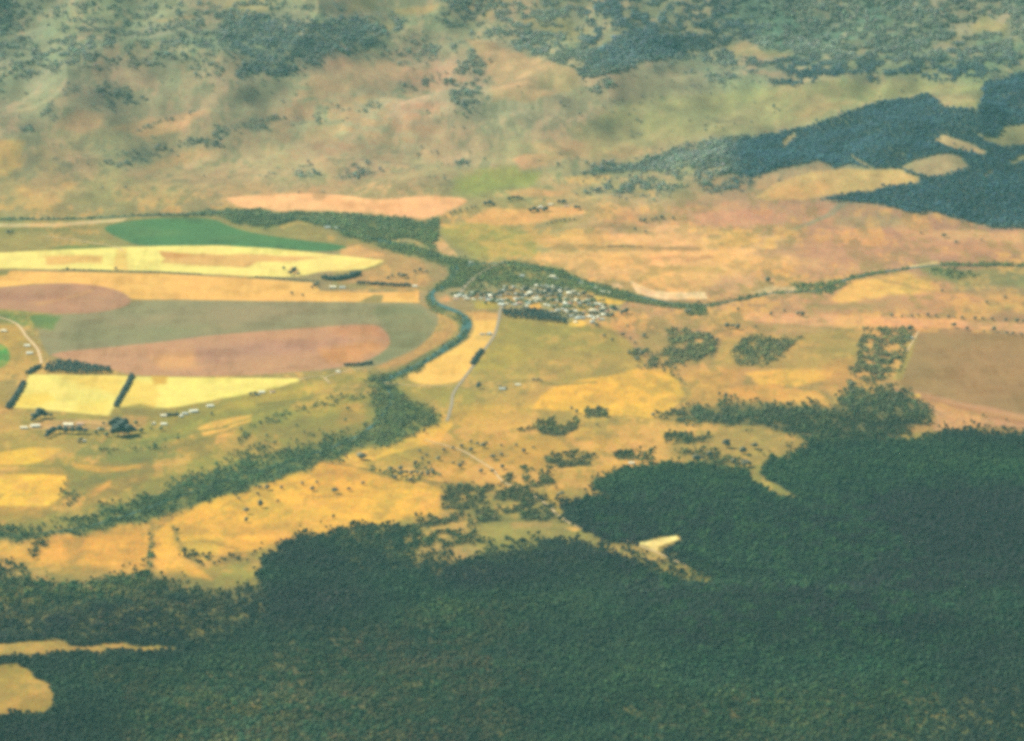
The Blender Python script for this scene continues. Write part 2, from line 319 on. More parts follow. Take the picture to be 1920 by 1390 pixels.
# ---- riverside flats
L("300,404 440,391 540,398 640,399 720,405 800,419 822,408 830,440 880,490 960,490 1045,507 1180,547 1320,571 1320,579 1160,561 1000,545 880,545 820,560 790,482 650,446 560,414", (148, 152, 112), 10, 8, .55)
L("690,708 760,705 800,765 827,782 800,802 740,824 612,865 430,925 270,978 0,1022 0,985 180,950 360,885 520,840 680,800", (150, 150, 94), 14, 10, .6)
RIV = (108, 130, 98)
L("300,404 440,391 540,398 640,399 720,405 800,419 822,408 824,432 816,470 790,452 760,444 700,452 655,446 620,428 560,414 500,428 450,424 410,404 340,406", RIV, 5, 5, .8)
L("640,430 700,452 780,462 830,482 880,490 905,494 905,515 870,535 830,545 812,545 843,520 838,500 790,482 740,474 680,452", RIV, 4, 4, .9)
L("905,500 960,490 1045,507 1100,527 1180,547 1250,565 1320,571 1320,579 1240,574 1160,561 1080,540 1000,532 940,528 900,530 880,540 900,515", RIV, 3, 3, .85)
L("806,548 814,545 815,565 845,580 878,590 882,610 872,630 840,656 790,690 740,712 700,716 690,706 740,695 790,668 838,640 862,612 848,598 815,585 800,565", RIV, 3, 2, .8)
L("690,708 722,704 760,742 800,765 827,782 800,802 742,824 690,842 612,865 520,895 430,925 350,950 270,978 150,1000 0,1022 0,1002 80,1000 195,978 180,950 290,930 360,895 430,870 520,850 620,828 680,815 705,780 715,745", (116, 134, 90), 5, 5, .9)
L("760,745 800,765 825,782 800,800 750,815 755,785", (146, 152, 96), 8, 6, .7); L("480,860 600,835 640,850 520,885 400,920 300,950 330,925", (132, 142, 92), 8, 6, .7)
L("740,415 800,432 810,455 770,446 720,440", (150, 152, 112), 4, 4, .6); L("600,428 650,424 660,436 610,436", (150, 150, 112), 4, 3, .6)
L("800,450 835,455 850,470 855,480 830,478 815,465", (232, 190, 132), 3, 2.5, .9)
L("1145,532 1160,530 1168,538 1150,540", (238, 205, 150), 2, 1.5, .9); L("1178,526 1230,545 1250,549 1320,547 1328,560 1240,562 1195,550", (255, 224, 168), 1.6, 1.5, 1)
L("1410,548 1450,537 1520,541 1480,550 1430,554", (222, 196, 150), 3, 3, .9); L("1545,524 1592,522 1570,530 1550,530", (214, 190, 140), 2, 2, .8); L("1700,500 1755,490 1760,494 1712,505", (240, 208, 150), 1.6, 1, 1)
FOREST = "1925,808 1800,813 1700,826 1540,826 1525,842 1440,862 1426,885 1502,936 1470,934 1420,907 1395,882 1300,868 1200,872 1115,905 1142,930 1060,945 1068,985 1150,1012 1205,1024 1280,1050 1345,1082 1340,1112 1230,1076 1150,1042 1050,1020 930,1042 850,1054 720,1038 640,1000 560,1010 500,1042 495,1102 380,1114 260,1076 170,1094 70,1094 0,1060 0,1395 1925,1395"
L(FOREST, (156, 150, 96), 18, 14, .6)
def W(s, w_, c_, mix=.6):                # a narrow creek line, fence line or worn track on the ground
    p = P(s); nrm = []
    for i in range(len(p)):
        x0, y0 = p[max(i - 1, 0)]; x1, y1 = p[min(i + 1, len(p) - 1)]; l = math.hypot(x1 - x0, y1 - y0); nrm.append((-(y1 - y0) / l * w_ / 2, (x1 - x0) / l * w_ / 2))
    L([(x + n[0], y + n[1]) for (x, y), n in zip(p, nrm)] + [(x - n[0], y - n[1]) for (x, y), n in list(zip(p, nrm))[::-1]], c_, 1.6, 2.5, mix)
W("600,866 650,872 700,885 760,899 860,908 960,924 1020,936", 5, (160, 145, 92), .8); W("440,938 480,915 560,905 640,880", 3, (205, 160, 98)); W("560,925 600,932 660,930 700,934", 3, (200, 158, 98), .5)
W("288,1000 280,1030 276,1070", 7, (160, 148, 92), .8); W("325,985 340,1025 375,1042 440,1046 490,1054", 6, (165, 150, 92), .8); W("340,1018 400,1016 450,1030", 4, (185, 155, 96), .6)
W("1256,690 1274,715 1290,745 1262,768 1235,782", 3, (160, 145, 98), .8); W("1690,742 1760,752 1850,778 1990,812", 4, (190, 145, 106), .6); W("1100,600 1130,614 1200,650 1240,672", 5, (160, 148, 104), .5)
W("640,852 700,836 770,818 820,800 838,770", 2.5, (190, 160, 98), .7); W("720,722 800,730 870,726", 3, (160, 150, 96), .6); W("940,718 1010,714 1040,722 1120,716", 4, (150, 146, 96), .7)
W("480,760 560,748 640,732 700,728", 4, (146, 150, 92), .8); W("420,800 470,785 490,768 560,752", 4, (150, 150, 92), .6); W("205,782 214,800 190,830", 4, (205, 165, 108), .6); W("-70,790 60,792 140,796 220,800", 3, (170, 155, 98), .6)
W("240,832 300,826 370,812 430,800", 4, (140, 145, 92), .8); W("300,850 400,818 470,795", 7, (150, 148, 92), .7); W("0,873 60,874 130,876", 3, (150, 148, 92), .7); W("30,735 10,770 0,800", 3, (200, 160, 100), .5)
W("1340,600 1450,606 1560,615 1620,622", 3, (170, 152, 106), .5); W("1300,790 1380,800 1450,806", 4, (170, 155, 100), .5); W("1000,770 1110,778 1215,786 1240,800", 3, (190, 158, 98), .5); W("840,830 900,800 990,790", 3, (200, 160, 98), .4)
W("1100,480 1200,486 1330,480", 3, (205, 160, 112), .4); W("1420,470 1600,462 1760,470", 5, (182, 148, 114), .5); W("1640,520 1740,545 1900,552", 5, (190, 158, 112), .5); W("1000,430 1120,424 1230,428", 4, (175, 150, 110), .5)
# ---- woods: the ground under them
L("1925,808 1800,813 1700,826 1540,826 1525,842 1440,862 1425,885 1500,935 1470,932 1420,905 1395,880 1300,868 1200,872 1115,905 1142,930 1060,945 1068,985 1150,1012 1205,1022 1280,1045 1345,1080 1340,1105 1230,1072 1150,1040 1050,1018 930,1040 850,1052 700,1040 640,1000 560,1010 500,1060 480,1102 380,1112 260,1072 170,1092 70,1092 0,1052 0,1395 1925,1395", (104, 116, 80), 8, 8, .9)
L("1235,785 1290,765 1400,755 1560,765 1590,735 1700,745 1755,785 1700,800 1680,826 1530,840 1500,815 1400,800 1300,790", (112, 122, 86), 6, 6, .85)
L("1400,880 1440,862 1425,888 1500,935 1465,935 1410,905", (158, 156, 96), 3, 3, .9)
L("1290,812 1400,800 1500,815 1525,835 1440,858 1400,880 1300,862 1240,850", (186, 164, 102), 6, 7, .8)
L("0,1222 60,1200 88,1194 130,1208 230,1208 330,1214 332,1222 200,1226 0,1234", (196, 168, 98), 3, 4, .95)
L("0,1250 40,1245 60,1270 90,1285 112,1308 80,1335 0,1352", (188, 164, 88), 3, 4, .95)
L("0,1320 70,1318 60,1338 0,1350", (206, 164, 78), 5, 4, .7)
L("780,992 850,985 960,975 1040,985 1070,988 1150,1000 1200,1020 1280,1045 1342,1075 1332,1105 1230,1072 1150,1040 1050,1020 920,1020 900,1045 860,1052 780,1035", (168, 160, 100), 6, 6, .75)
L("850,1028 880,1022 905,1030 890,1048 850,1050", (190, 172, 108), 4, 3, .9); L("960,978 1035,976 1030,990 965,992", (196, 164, 106), 4, 4, .8)
L("1190,1018 1216,1015 1240,1009 1268,1004 1274,1011 1248,1020 1234,1025 1232,1034 1221,1031 1217,1025", (255, 248, 160), 1.8, 1, 1)
L("1058,990 1075,987 1092,993 1075,997", (255, 204, 112), 1.8, 1, 1)
L("1230,1068 1290,1070 1300,1078 1250,1080", (172, 160, 92), 3, 3, .8); L("1300,1072 1325,1068 1335,1050 1342,1060 1335,1082 1305,1088", (178, 166, 98), 3, 3, .7)
L("780,985 830,980 825,945 840,920 960,915 1040,900 1030,935 1050,975 900,985", (138, 140, 92), 8, 8, .7)
L("1125,862 1140,860 1190,860 1200,868 1140,872", (238, 188, 106), 3, 2, .5)

L("0,1050 260,1070 500,1100 530,1150 400,1205 100,1195 0,1190", (146, 142, 96), 16, 14, .8); L("640,995 920,1040 900,1090 640,1070", (146, 144, 98), 14, 12, .7)
L("1120,1300 1925,1270 1925,1395 1120,1395", (140, 140, 88), 30, 20, .8); L("330,1240 640,1160 960,1190 1000,1395 300,1395", (142, 136, 96), 40, 20, .8); L("0,1340 300,1330 300,1395 0,1395", (150, 142, 88), 20, 16, .8)
L("0,1222 60,1200 88,1194 130,1208 230,1208 330,1214 332,1222 200,1226 0,1234", (190, 164, 96), 3, 6, .95)
L("0,1250 40,1245 60,1270 90,1285 80,1295 112,1308 70,1318 80,1335 0,1352", (186, 162, 88), 3, 7, .95)
# wood cover: (outline, density, softness, edge roughness, blotchiness)
COVER = []
def T(s, d, soft=5, warp=6, blotch=0.0, kind=0): COVER.append((P(s) if isinstance(s, str) else s, d, soft, warp, blotch, kind))
# far hills
T("0,0 640,0 640,30 440,60 420,150 200,120 0,170", .55, 20, 18, .55)
T("405,45 440,30 520,20 560,40 640,25 700,50 690,95 640,100 590,130 520,148 440,145 435,100 410,80", .85, 12, 12, .12)
T("0,110 200,90 215,115 60,155 0,150", .6, 12, 12, .5); T("120,55 210,95 215,135 170,150 130,100", .4, 10, 10, .6)
T("640,25 760,30 760,62 700,92 640,100", .8, 10, 10, .2); T("600,0 700,0 640,20 560,15", .7, 8, 8, .3)
T("850,70 880,85 928,92 912,130 905,200 870,207 835,197 840,160 848,120", .62, 8, 12, .3)
T("700,60 850,60 840,110 760,130 700,110", .5, 15, 14, .5)
T("740,165 790,140 830,135 830,160 760,168", .6, 6, 8, .2)
T("820,0 1150,0 1180,110 1080,125 1000,90 900,70 820,40", .65, 12, 16, .5)
T("950,50 1040,60 1100,95 1160,110 1060,130 960,90", .75, 8, 10, .2)
T("1130,0 1925,0 1925,105 1820,150 1500,150 1390,110 1200,125 1100,130 1080,60", .85, 12, 14, .28)
T("1180,60 1320,60 1320,95 1200,120 1110,150 1060,135 1130,100", .9, 8, 9)
T("1340,97 1375,102 1380,120 1350,125", .8, 4, 5); T("1100,165 1150,140 1160,155 1120,175", .7, 5, 7, .2)
T("1290,130 1400,120 1420,150 1360,165 1290,160", .5, 8, 10, .4); T("1440,150 1525,150 1520,162 1450,163", .6, 4, 6, .2)
T("165,160 210,155 250,170 270,190 215,215 175,185", .6, 8, 10, .3); T("70,200 100,190 110,225 80,235", .6, 5, 7, .3)
T("100,170 160,150 150,170 110,185", .5, 5, 8, .4); T("40,235 60,232 60,248 42,248", .6, 4, 4);
T("250,245 320,215 400,205 290,235 260,250", .5, 5, 7, .3); T("330,260 380,245 520,215 540,225 440,255 400,280 340,275", .6, 7, 9, .3)
T("180,300 240,265 300,262 330,285 260,315 220,318", .45, 8, 10, .3); T("20,325 110,295 130,310 60,335", .35, 6, 8, .4)
T(ell(625, 215, 40, 18, -15), .4, 8, 10, .4); T(ell(700, 210, 26, 16), .5, 6, 10, .4); T(ell(555, 235, 30, 14, -20), .4, 8, 9, .4)
T(ell(575, 325, 30, 14), .45, 6, 8, .4); T(ell(500, 325, 24, 10), .3, 6, 8, .5); T(ell(670, 320, 40, 18, -25), .5, 8, 10, .4)
T(ell(800, 290, 30, 14), .5, 8, 8, .3); T(ell(865, 310, 18, 8), .5, 5, 6, .3); T(ell(820, 340, 24, 8), .4, 5, 6, .4)
T(ell(980, 160, 22, 9), .5, 4, 6, .2); T(ell(1190, 240, 22, 16), .4, 6, 9, .3); T(ell(1040, 128, 12, 6), .5, 3, 4)
T(ell(1175, 200, 60, 12), .25, 6, 9, .5); T(ell(450, 160, 90, 16, -5), .25, 12, 12, .5); T(ell(330, 110, 70, 18), .4, 10, 12, .5)
# the forested spur on the right
T("1380,262 1490,246 1580,216 1640,196 1740,178 1765,200 1832,206 1846,152 1925,128 1925,436 1860,426 1760,402 1620,381 1540,373 1620,360 1735,340 1690,318 1640,314 1560,312 1530,300 1450,322 1410,332 1340,325 1390,300", 1.15, 4, 5)
T("1060,330 1120,312 1200,300 1300,270 1400,252 1400,306 1340,318 1240,322 1140,328", .95, 8, 7, .1)
T("1240,300 1400,255 1420,335 1330,340 1230,332", .6, 9, 9, .3)
T("1080,345 1200,332 1320,330 1330,350 1230,372 1120,372 1090,362", .6, 8, 10, .3); T("1260,335 1420,332 1410,355 1330,365", .6, 6, 8, .3)
T("1000,300 1130,300 1140,320 1010,322", .25, 8, 8, .4)
T("1060,150 1090,140 1100,160 1070,165", .4, 4, 6, .3)
# rivers
T("300,404 440,391 540,398 640,399 720,405 800,419 822,408 824,432 816,470 790,452 760,444 700,452 655,446 620,428 560,414 500,428 450,424 410,404 340,406", .95, 3, 4, .12, 1)
T("0,409 130,410 300,401 300,405 130,413 0,414", .8, 1.5, 1.5, .1, 1)
T("640,430 700,452 780,462 830,482 880,490 905,494 905,515 870,535 830,545 812,545 843,520 838,500 790,482 740,474 680,452", .95, 4, 4, .1, 1)
T("905,500 960,490 1045,507 1100,527 1180,551 1240,569 1320,571 1320,579 1240,577 1160,563 1080,543 1000,532 940,528 900,530 880,540 900,515", .85, 3, 3, .15, 1)
T("1320,571 1400,556 1450,547 1530,542 1560,526 1600,518 1700,503 1700,507 1600,524 1570,545 1540,552 1450,552 1400,562 1330,578", .7, 2, 2, .2, 1)
T("1480,535 1540,530 1550,538 1490,543", .8, 2, 3, .1, 1); T("1555,528 1568,530 1562,552 1550,550", .8, 2, 3, .1, 1)
T("1762,493 1925,495 1925,501 1762,499", .8, 2, 2, .1, 1); T("1740,505 1800,505 1830,515 1780,525 1745,515", .45, 4, 6, .3, 1)
T("1275,572 1320,572 1325,590 1300,592 1285,590", .8, 3, 3, .1, 1)
T("800,556 806,548 812,564 838,582 866,590 880,600 884,614 872,634 842,658 792,692 742,714 700,717 690,706 745,698 786,686 832,654 862,630 870,612 864,604 842,596 812,582 800,572", .5, 2.5, 3, .25, 1)
T("690,708 722,704 760,742 800,765 827,782 800,802 742,824 690,842 612,865 520,895 430,925 350,950 270,978 150,1000 0,1022 0,1002 80,1000 195,978 180,950 290,930 360,895 430,870 520,850 620,828 680,815 705,780 715,745", .9, 8, 9, .2, 1)
T("690,735 760,742 800,768 820,785 780,805 700,835 690,800 708,770", .85, 6, 6, .15, 1)
T("600,838 690,815 700,835 620,862", .6, 5, 6, .3, 1)
T("300,915 440,850 520,830 620,815 680,800 680,820 520,850 400,885", .45, 8, 8, .4, 1)
T("850,530 880,520 920,500 960,505 1060,520 1110,545 1080,550 1000,535 900,545", .6, 5, 6, .3, 1)
T("690,738 640,742 560,765 470,800 440,830 450,835 500,800 580,775 690,745", .4, 3, 4, .3, 1)
T("190,845 270,838 350,815 350,822 270,850 200,858", .25, 4, 5, .4, 1); T("120,905 135,900 160,925 130,955 110,945", .4, 5, 6, .3, 1)
T("0,990 60,985 190,960 200,985 100,1000 0,1005", .5, 4, 5, .3, 1)
# paddock woods
T("1237,622 1290,614 1328,640 1334,668 1300,682 1262,684 1240,664 1250,648", .8, 5, 9, .25); T("1185,660 1215,655 1270,680 1260,690 1200,690", .6, 3, 5, .3)
T("1378,650 1400,633 1502,633 1480,650 1472,670 1440,685 1385,685 1374,668", .82, 4, 7, .2)
T("1625,618 1712,615 1706,645 1692,690 1660,708 1600,700 1592,690 1612,650", .78, 4, 7, .3); T("1590,690 1660,706 1640,722 1600,712", .4, 4, 6, .4)
T("1225,780 1290,765 1400,755 1560,765 1590,735 1640,728 1700,745 1757,785 1700,800 1680,828 1530,842 1500,815 1400,798 1300,790", .85, 9, 11, .22)
T("1575,720 1700,725 1720,750 1600,750", .5, 5, 7, .3)
T("1290,822 1330,818 1325,832 1300,834", .5, 3, 5, .2); T("1270,845 1380,850 1400,870 1300,868", .4, 5, 7, .3)
T("1250,815 1300,812 1298,830 1255,830", .8, 3, 5, .2); T("1250,660 1300,735 1290,740 1240,690", .15, 3, 4, .5)
T("1008,790 1040,785 1045,800 1085,788 1080,805 1050,820 1010,812", .7, 2, 4, .1); T("1098,768 1138,768 1138,782 1100,784", .85, 2, 3); 
T("1020,855 1110,850 1112,875 1030,880", .75, 3, 5, .2); T("1150,848 1225,846 1225,862 1155,862", .75, 3, 4, .2); T("970,800 1010,798 1010,806 975,808", .4, 3, 4, .3)
T("830,920 870,910 940,915 955,880 1035,890 1030,930 1050,980 1000,985 960,975 850,990 780,985 775,970 830,968", .62, 6, 8, .5); T("735,880 790,870 830,895 820,905 740,895", .35, 3, 5, .4, 1)
T("690,870 760,885 880,905 960,915 960,920 860,914 740,898 690,884", .35, 2, 3, .4, 1)
T("280,1000 292,1000 288,1060 272,1080 262,1060 278,1030", .45, 2, 3, .3, 1); T("325,985 350,1030 400,1045 480,1040 480,1055 380,1060 335,1040", .3, 3, 4, .4); T("70,1010 100,1015 70,1055 50,1050", .3, 4, 5, .5)
# the great forest
T(FOREST, .3, 26, 16, .6)
T(FOREST, 1.2, 9, 11)
T("0,1050 260,1070 500,1100 530,1150 400,1205 100,1195 0,1190", -.72, 14, 12, .3); T("640,995 920,1040 900,1090 640,1070", -.65, 12, 10, .4)
T("1120,1300 1925,1270 1925,1395 1120,1395", -.6, 30, 20, .45); T("330,1240 640,1160 960,1190 1000,1395 300,1395", -.6, 40, 20, .5); T("0,1340 300,1330 300,1395 0,1395", -.3, 20, 16, .4)
T("1540,826 1800,813 1925,808 1925,850 1540,870", -.4, 14, 10, .5)
T("640,985 780,985 780,1040 640,1040", .75, 6, 8, .15); T("0,1040 60,1060 60,1100 0,1100", .5, 8, 8, .3)
T("780,990 1340,1050 1340,1110 1150,1050 900,1050 780,1045", .4, 6, 8, .5); T("0,1100 380,1100 500,1130 460,1190 100,1200 0,1190", .3, 10, 10, .4)
# openings in the wood (negative)
for s in ("0,1222 60,1200 88,1194 130,1208 230,1208 330,1214 332,1222 200,1226 0,1234", "0,1250 40,1245 60,1270 90,1285 112,1308 80,1335 0,1352",
          "1180,1018 1216,1012 1240,1005 1270,1002 1280,1016 1255,1030 1232,1044 1205,1034", "1054,990 1075,984 1096,993 1075,1006", "960,978 1035,976 1030,990 965,992", "850,1028 880,1022 905,1030 890,1048 850,1050",
          "1400,880 1440,862 1425,888 1500,935 1465,935 1410,905", "1688,314 1720,301 1770,290 1798,294 1816,314 1780,328 1740,333", "1746,266 1770,252 1820,270 1855,288 1838,291 1790,280",
          "1825,250 1870,256 1880,238 1925,230 1925,272 1880,276 1850,266", "1815,52 1850,25 1870,40 1895,45 1890,62 1830,62", "1586,290 1592,289 1638,315 1630,317", "735,18 830,8 800,25 750,28", "1765,80 1800,65 1810,80 1775,86",
          "1350,85 1400,78 1430,95 1490,100 1470,112 1380,105", "1462,275 1470,262 1500,248 1490,264 1475,276", "1838,334 1862,316 1868,320 1845,336", "1886,308 1915,290 1925,296 1895,310", "870,70 900,75 990,105 1080,130 1090,160 1000,190 920,190 922,140 900,108"):
    T(s, -1.0, 2.5, 9 if s.startswith('0,12') else 3)
for s in ("950,486 930,492 905,506 880,525 862,545 855,552 868,553 888,528 912,512 940,496", "868,492 900,490 905,500 880,506", "972,508 1010,510 1060,522 1055,532 1010,528 970,520"): T(s, -.8, 3, 3)
# colour of the tree crowns over the picture (display colours); far hills lightened in place of denser haze
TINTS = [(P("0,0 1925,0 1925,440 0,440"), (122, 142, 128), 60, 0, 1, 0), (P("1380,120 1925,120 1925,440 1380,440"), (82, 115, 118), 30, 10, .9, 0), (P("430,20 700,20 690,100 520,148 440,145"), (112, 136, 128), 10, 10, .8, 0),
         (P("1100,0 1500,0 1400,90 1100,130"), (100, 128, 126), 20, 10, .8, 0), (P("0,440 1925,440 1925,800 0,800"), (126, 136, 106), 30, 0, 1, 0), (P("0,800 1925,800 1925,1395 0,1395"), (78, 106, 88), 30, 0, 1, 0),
         (P("600,760 1140,760 1130,900 1040,930 1050,1000 780,1000 700,920"), (122, 132, 102), 14, 8, .9, 0), (P("1130,800 1300,800 1430,860 1400,885 1200,866 1130,866"), (112, 128, 98), 14, 8, .8, 0),
         (P("1225,735 1757,735 1757,820 1540,836 1225,815"), (102, 122, 100), 16, 8, .8, 0), (P("640,990 1340,1050 1340,1110 900,1060 640,1060"), (100, 118, 90), 16, 10, .7, .2),
         (P("640,1180 960,1150 1000,1395 300,1395 500,1250"), (98, 108, 88), 60, 30, .7, .35), (P("1250,1300 1925,1280 1925,1395 1250,1395"), (90, 110, 82), 40, 30, .5, .5), (P("0,1090 500,1090 450,1200 0,1200"), (108, 120, 90), 30, 20, .75, .3),
         (P("200,1240 560,1330 560,1395 200,1395"), (104, 110, 82), 40, 20, .5, .5), (P("1000,940 1925,900 1925,1250 1300,1250"), (60, 92, 82), 60, 20, .8, .1), (P("1700,950 1925,900 1925,1395 1800,1395"), (56, 92, 84), 60, 10, .5, 0)]

def warps(u, v):
    wu = fbm(u / 38, v / 17, 101, 4); wv = fbm(u / 38 + 9, v / 17 + 5, 202, 4)
    return wu, wv
def paint(u, v, layers, base):
    """base: (..,3) display colours; layers painted in order."""
    out = base.copy(); wu, wv = warps(u, v)
    bl = fbm(u / 24, v / 11, 303, 4)
    for poly, c, soft, warp, mix, blotch in layers:
        xs = [p[0] for p in poly]; ys = [p[1] for p in poly]; m = soft + warp * 2 + 2
        idx = np.nonzero((u > min(xs) - m) & (u < max(xs) + m) & (v > min(ys) - m) & (v < max(ys) + m))[0]
        if not len(idx): continue
        uu = u[idx] + wu[idx] * warp; vv = v[idx] + wv[idx] * warp * 0.6
        s = sdist(uu, vv, poly)
        k = ss((s + soft) / (2 * soft)) * mix
        if blotch: k = k * np.clip(1.0 - blotch + bl[idx] * 2.2, 0, 1)
        c = np.asarray(c, float)
        out[idx] = out[idx] * (1 - k[:, None]) + c * k[:, None]
    return out

def cover_at(mu, mv):
    dens = np.zeros(len(mu)); knd = np.zeros(len(mu), int); wu, wv = warps(mu, mv); wbl = fbm(mu / 17, mv / 8, 404, 4)
    for poly, d, soft, warp, blotch, kind in COVER:
        xs = [p[0] for p in poly]; ys = [p[1] for p in poly]
        if warp > 2: soft, warp = soft * 1.3, warp * 1.3
        m_ = soft + warp * 2 + 2
        i_ = np.nonzero((mu > min(xs) - m_) & (mu < max(xs) + m_) & (mv > min(ys) - m_) & (mv < max(ys) + m_))[0]
        if not len(i_): continue
        s = sdist(mu[i_] + wu[i_] * warp, mv[i_] + wv[i_] * warp * .6, poly); q = ss((s + soft) / (2 * soft))
        if blotch: q = q * np.clip(1 - blotch + wbl[i_] * 2.4 * min(1, blotch * 2), 0, 1)
        if d < 0: dens[i_] *= 1 + d * q; continue
        nd = q * d; better = nd > dens[i_]; knd[i_[better]] = kind; dens[i_] = np.maximum(dens[i_], nd)
    return dens, knd
# ------------------------------------------------------------------ materials
def newmat(name, rough=0.9):
    m = bpy.data.materials.new(name); m.use_nodes = True
    b = m.node_tree.nodes['Principled BSDF']; b.inputs['Roughness'].default_value = rough
    b.inputs['Specular IOR Level'].default_value = 0.15
    return m, m.node_tree, b
def noise_mul(nt, col_socket, scales, coord='Object'):
    tc = nt.nodes.new('ShaderNodeTexCoord'); cur = col_socket
    for sx, sy, lo, hi, det in scales:
        mp = nt.nodes.new('ShaderNodeMapping'); mp.inputs['Scale'].default_value = (1 / sx, 1 / sy, 1 / sx)
        nt.links.new(tc.outputs[coord], mp.inputs[0])
        n = nt.nodes.new('ShaderNodeTexNoise'); n.inputs['Scale'].default_value = 1; n.inputs['Detail'].default_value = det
        n.inputs['Roughness'].default_value = 0.7
        nt.links.new(mp.outputs[0], n.inputs['Vector'])
        mr = nt.nodes.new('ShaderNodeMapRange'); mr.inputs[1].default_value = 0.3; mr.inputs[2].default_value = 0.7
        mr.inputs[3].default_value = lo; mr.inputs[4].default_value = hi; mr.clamp = False
        nt.links.new(n.outputs['Fac'], mr.inputs[0])
        mx = nt.nodes.new('ShaderNodeVectorMath'); mx.operation = 'SCALE'
        nt.links.new(cur, mx.inputs[0]); nt.links.new(mr.outputs[0], mx.inputs['Scale']); cur = mx.outputs[0]
    return cur
def ground_mat(name, scales, chroma=1.1):
    m, t, b = newmat(name)
    a = t.nodes.new('ShaderNodeAttribute'); a.attribute_name = 'cover'; a.attribute_type = 'GEOMETRY'
    cur = noise_mul(t, a.outputs['Color'], scales)
    tc = t.nodes.new('ShaderNodeTexCoord'); mp = t.nodes.new('ShaderNodeMapping'); mp.inputs['Scale'].default_value = (1 / 5.0, 1 / 18.0, .2)
    n = t.nodes.new('ShaderNodeTexNoise'); n.inputs['Scale'].default_value = 1; n.inputs['Detail'].default_value = 4; n.inputs['Roughness'].default_value = .75
    t.links.new(tc.outputs['Object'], mp.inputs[0]); t.links.new(mp.outputs[0], n.inputs['Vector'])
    ma = t.nodes.new('ShaderNodeVectorMath'); ma.operation = 'MULTIPLY_ADD'; ma.inputs[1].default_value = (chroma,) * 3; ma.inputs[2].default_value = (1 - chroma / 2,) * 3
    mm = t.nodes.new('ShaderNodeVectorMath'); mm.operation = 'MULTIPLY'
    t.links.new(n.outputs['Color'], ma.inputs[0]); t.links.new(cur, mm.inputs[0]); t.links.new(ma.outputs[0], mm.inputs[1]); t.links.new(mm.outputs[0], b.inputs['Base Color'])
    return m
M = {}
M['pasture'] = ground_mat('dry_pasture', [(46, 90, .86, 1.14, 5), (7, 26, .86, 1.14, 3)])
M['field'] = ground_mat('cropped_field', [(60, 160, .93, 1.07, 4), (5, 22, .9, 1.1, 2)], .7)
def plain(name, c, lo=.85, hi=1.15, s=3, rough=.85):
    m, t, b = newmat(name, rough)
    rgb = t.nodes.new('ShaderNodeRGB'); rgb.outputs[0].default_value = (*c, 1)
    t.links.new(noise_mul(t, rgb.outputs[0], [(s, s, lo, hi, 3)]), b.inputs['Base Color']); M[name] = m
    return m
plain('dirt_track', (.40, .29, .15), s=20); plain('town_road', (.20, .165, .105), s=20)
plain('bark', (.16, .12, .09), s=1.5); plain('wall_cream', (.62, .58, .48), s=2); plain('wall_grey', (.42, .41, .38), s=2); plain('wall_brick', (.34, .22, .15), s=2)
plain('roof_white', (.68, .69, .52), .93, 1.05, 2, .5); plain('roof_silver', (.40, .44, .37), .9, 1.08, 2, .45); plain('roof_green', (.30, .40, .32), s=2)
plain('roof_grey', (.24, .26, .22), s=2); plain('roof_red', (.36, .18, .12), s=2); plain('roof_cream', (.66, .62, .42), s=2); plain('roof_rust', (.50, .32, .20), s=2)
m, t, b = newmat('river_water', .35); M['river_water'] = m
b.inputs['Specular IOR Level'].default_value = .12
rgb = t.nodes.new('ShaderNodeRGB'); rgb.outputs[0].default_value = (.030, .075, .055, 1)
t.links.new(noise_mul(t, rgb.outputs[0], [(12, 30, .8, 1.2, 3)]), b.inputs['Base Color'])
bn = t.nodes.new('ShaderNodeTexNoise'); bn.inputs['Scale'].default_value = .5; bp = t.nodes.new('ShaderNodeBump'); bp.inputs['Strength'].default_value = .4
t.links.new(t.nodes.new('ShaderNodeTexCoord').outputs['Object'], bn.inputs['Vector']); t.links.new(bn.outputs['Fac'], bp.inputs['Height']); t.links.new(bp.outputs[0], b.inputs['Normal'])
def foliage(name, c=None, lo=.62, hi=1.38):
    m, t, b = newmat(name, .8)
    if c is None:
        a = t.nodes.new('ShaderNodeAttribute'); a.attribute_name = 'tint'; a.attribute_type = 'INSTANCER'; src = a.outputs['Color']
    else:
        a = t.nodes.new('ShaderNodeRGB'); a.outputs[0].default_value = (*c, 1); src = a.outputs[0]
    oi = t.nodes.new('ShaderNodeObjectInfo'); mr = t.nodes.new('ShaderNodeMapRange'); mr.inputs[3].default_value = lo; mr.inputs[4].default_value = hi
    t.links.new(oi.outputs['Random'], mr.inputs[0])
    v = t.nodes.new('ShaderNodeVectorMath'); v.operation = 'SCALE'; t.links.new(src, v.inputs[0]); t.links.new(mr.outputs[0], v.inputs['Scale'])
    t.links.new(noise_mul(t, v.outputs[0], [(.28 if c is None else 2.5, .28 if c is None else 2.5, .7, 1.3, 3)]), b.inputs['Base Color'])
    M[name] = m; return m
foliage('mass_foliage', None, .8, 1.2); foliage('tree_foliage', (.12, .122, .076), .8, 1.2); foliage('willow_foliage', (.10, .135, .06), .8, 1.2); foliage('pine_foliage', (.040, .062, .052), .85, 1.15)

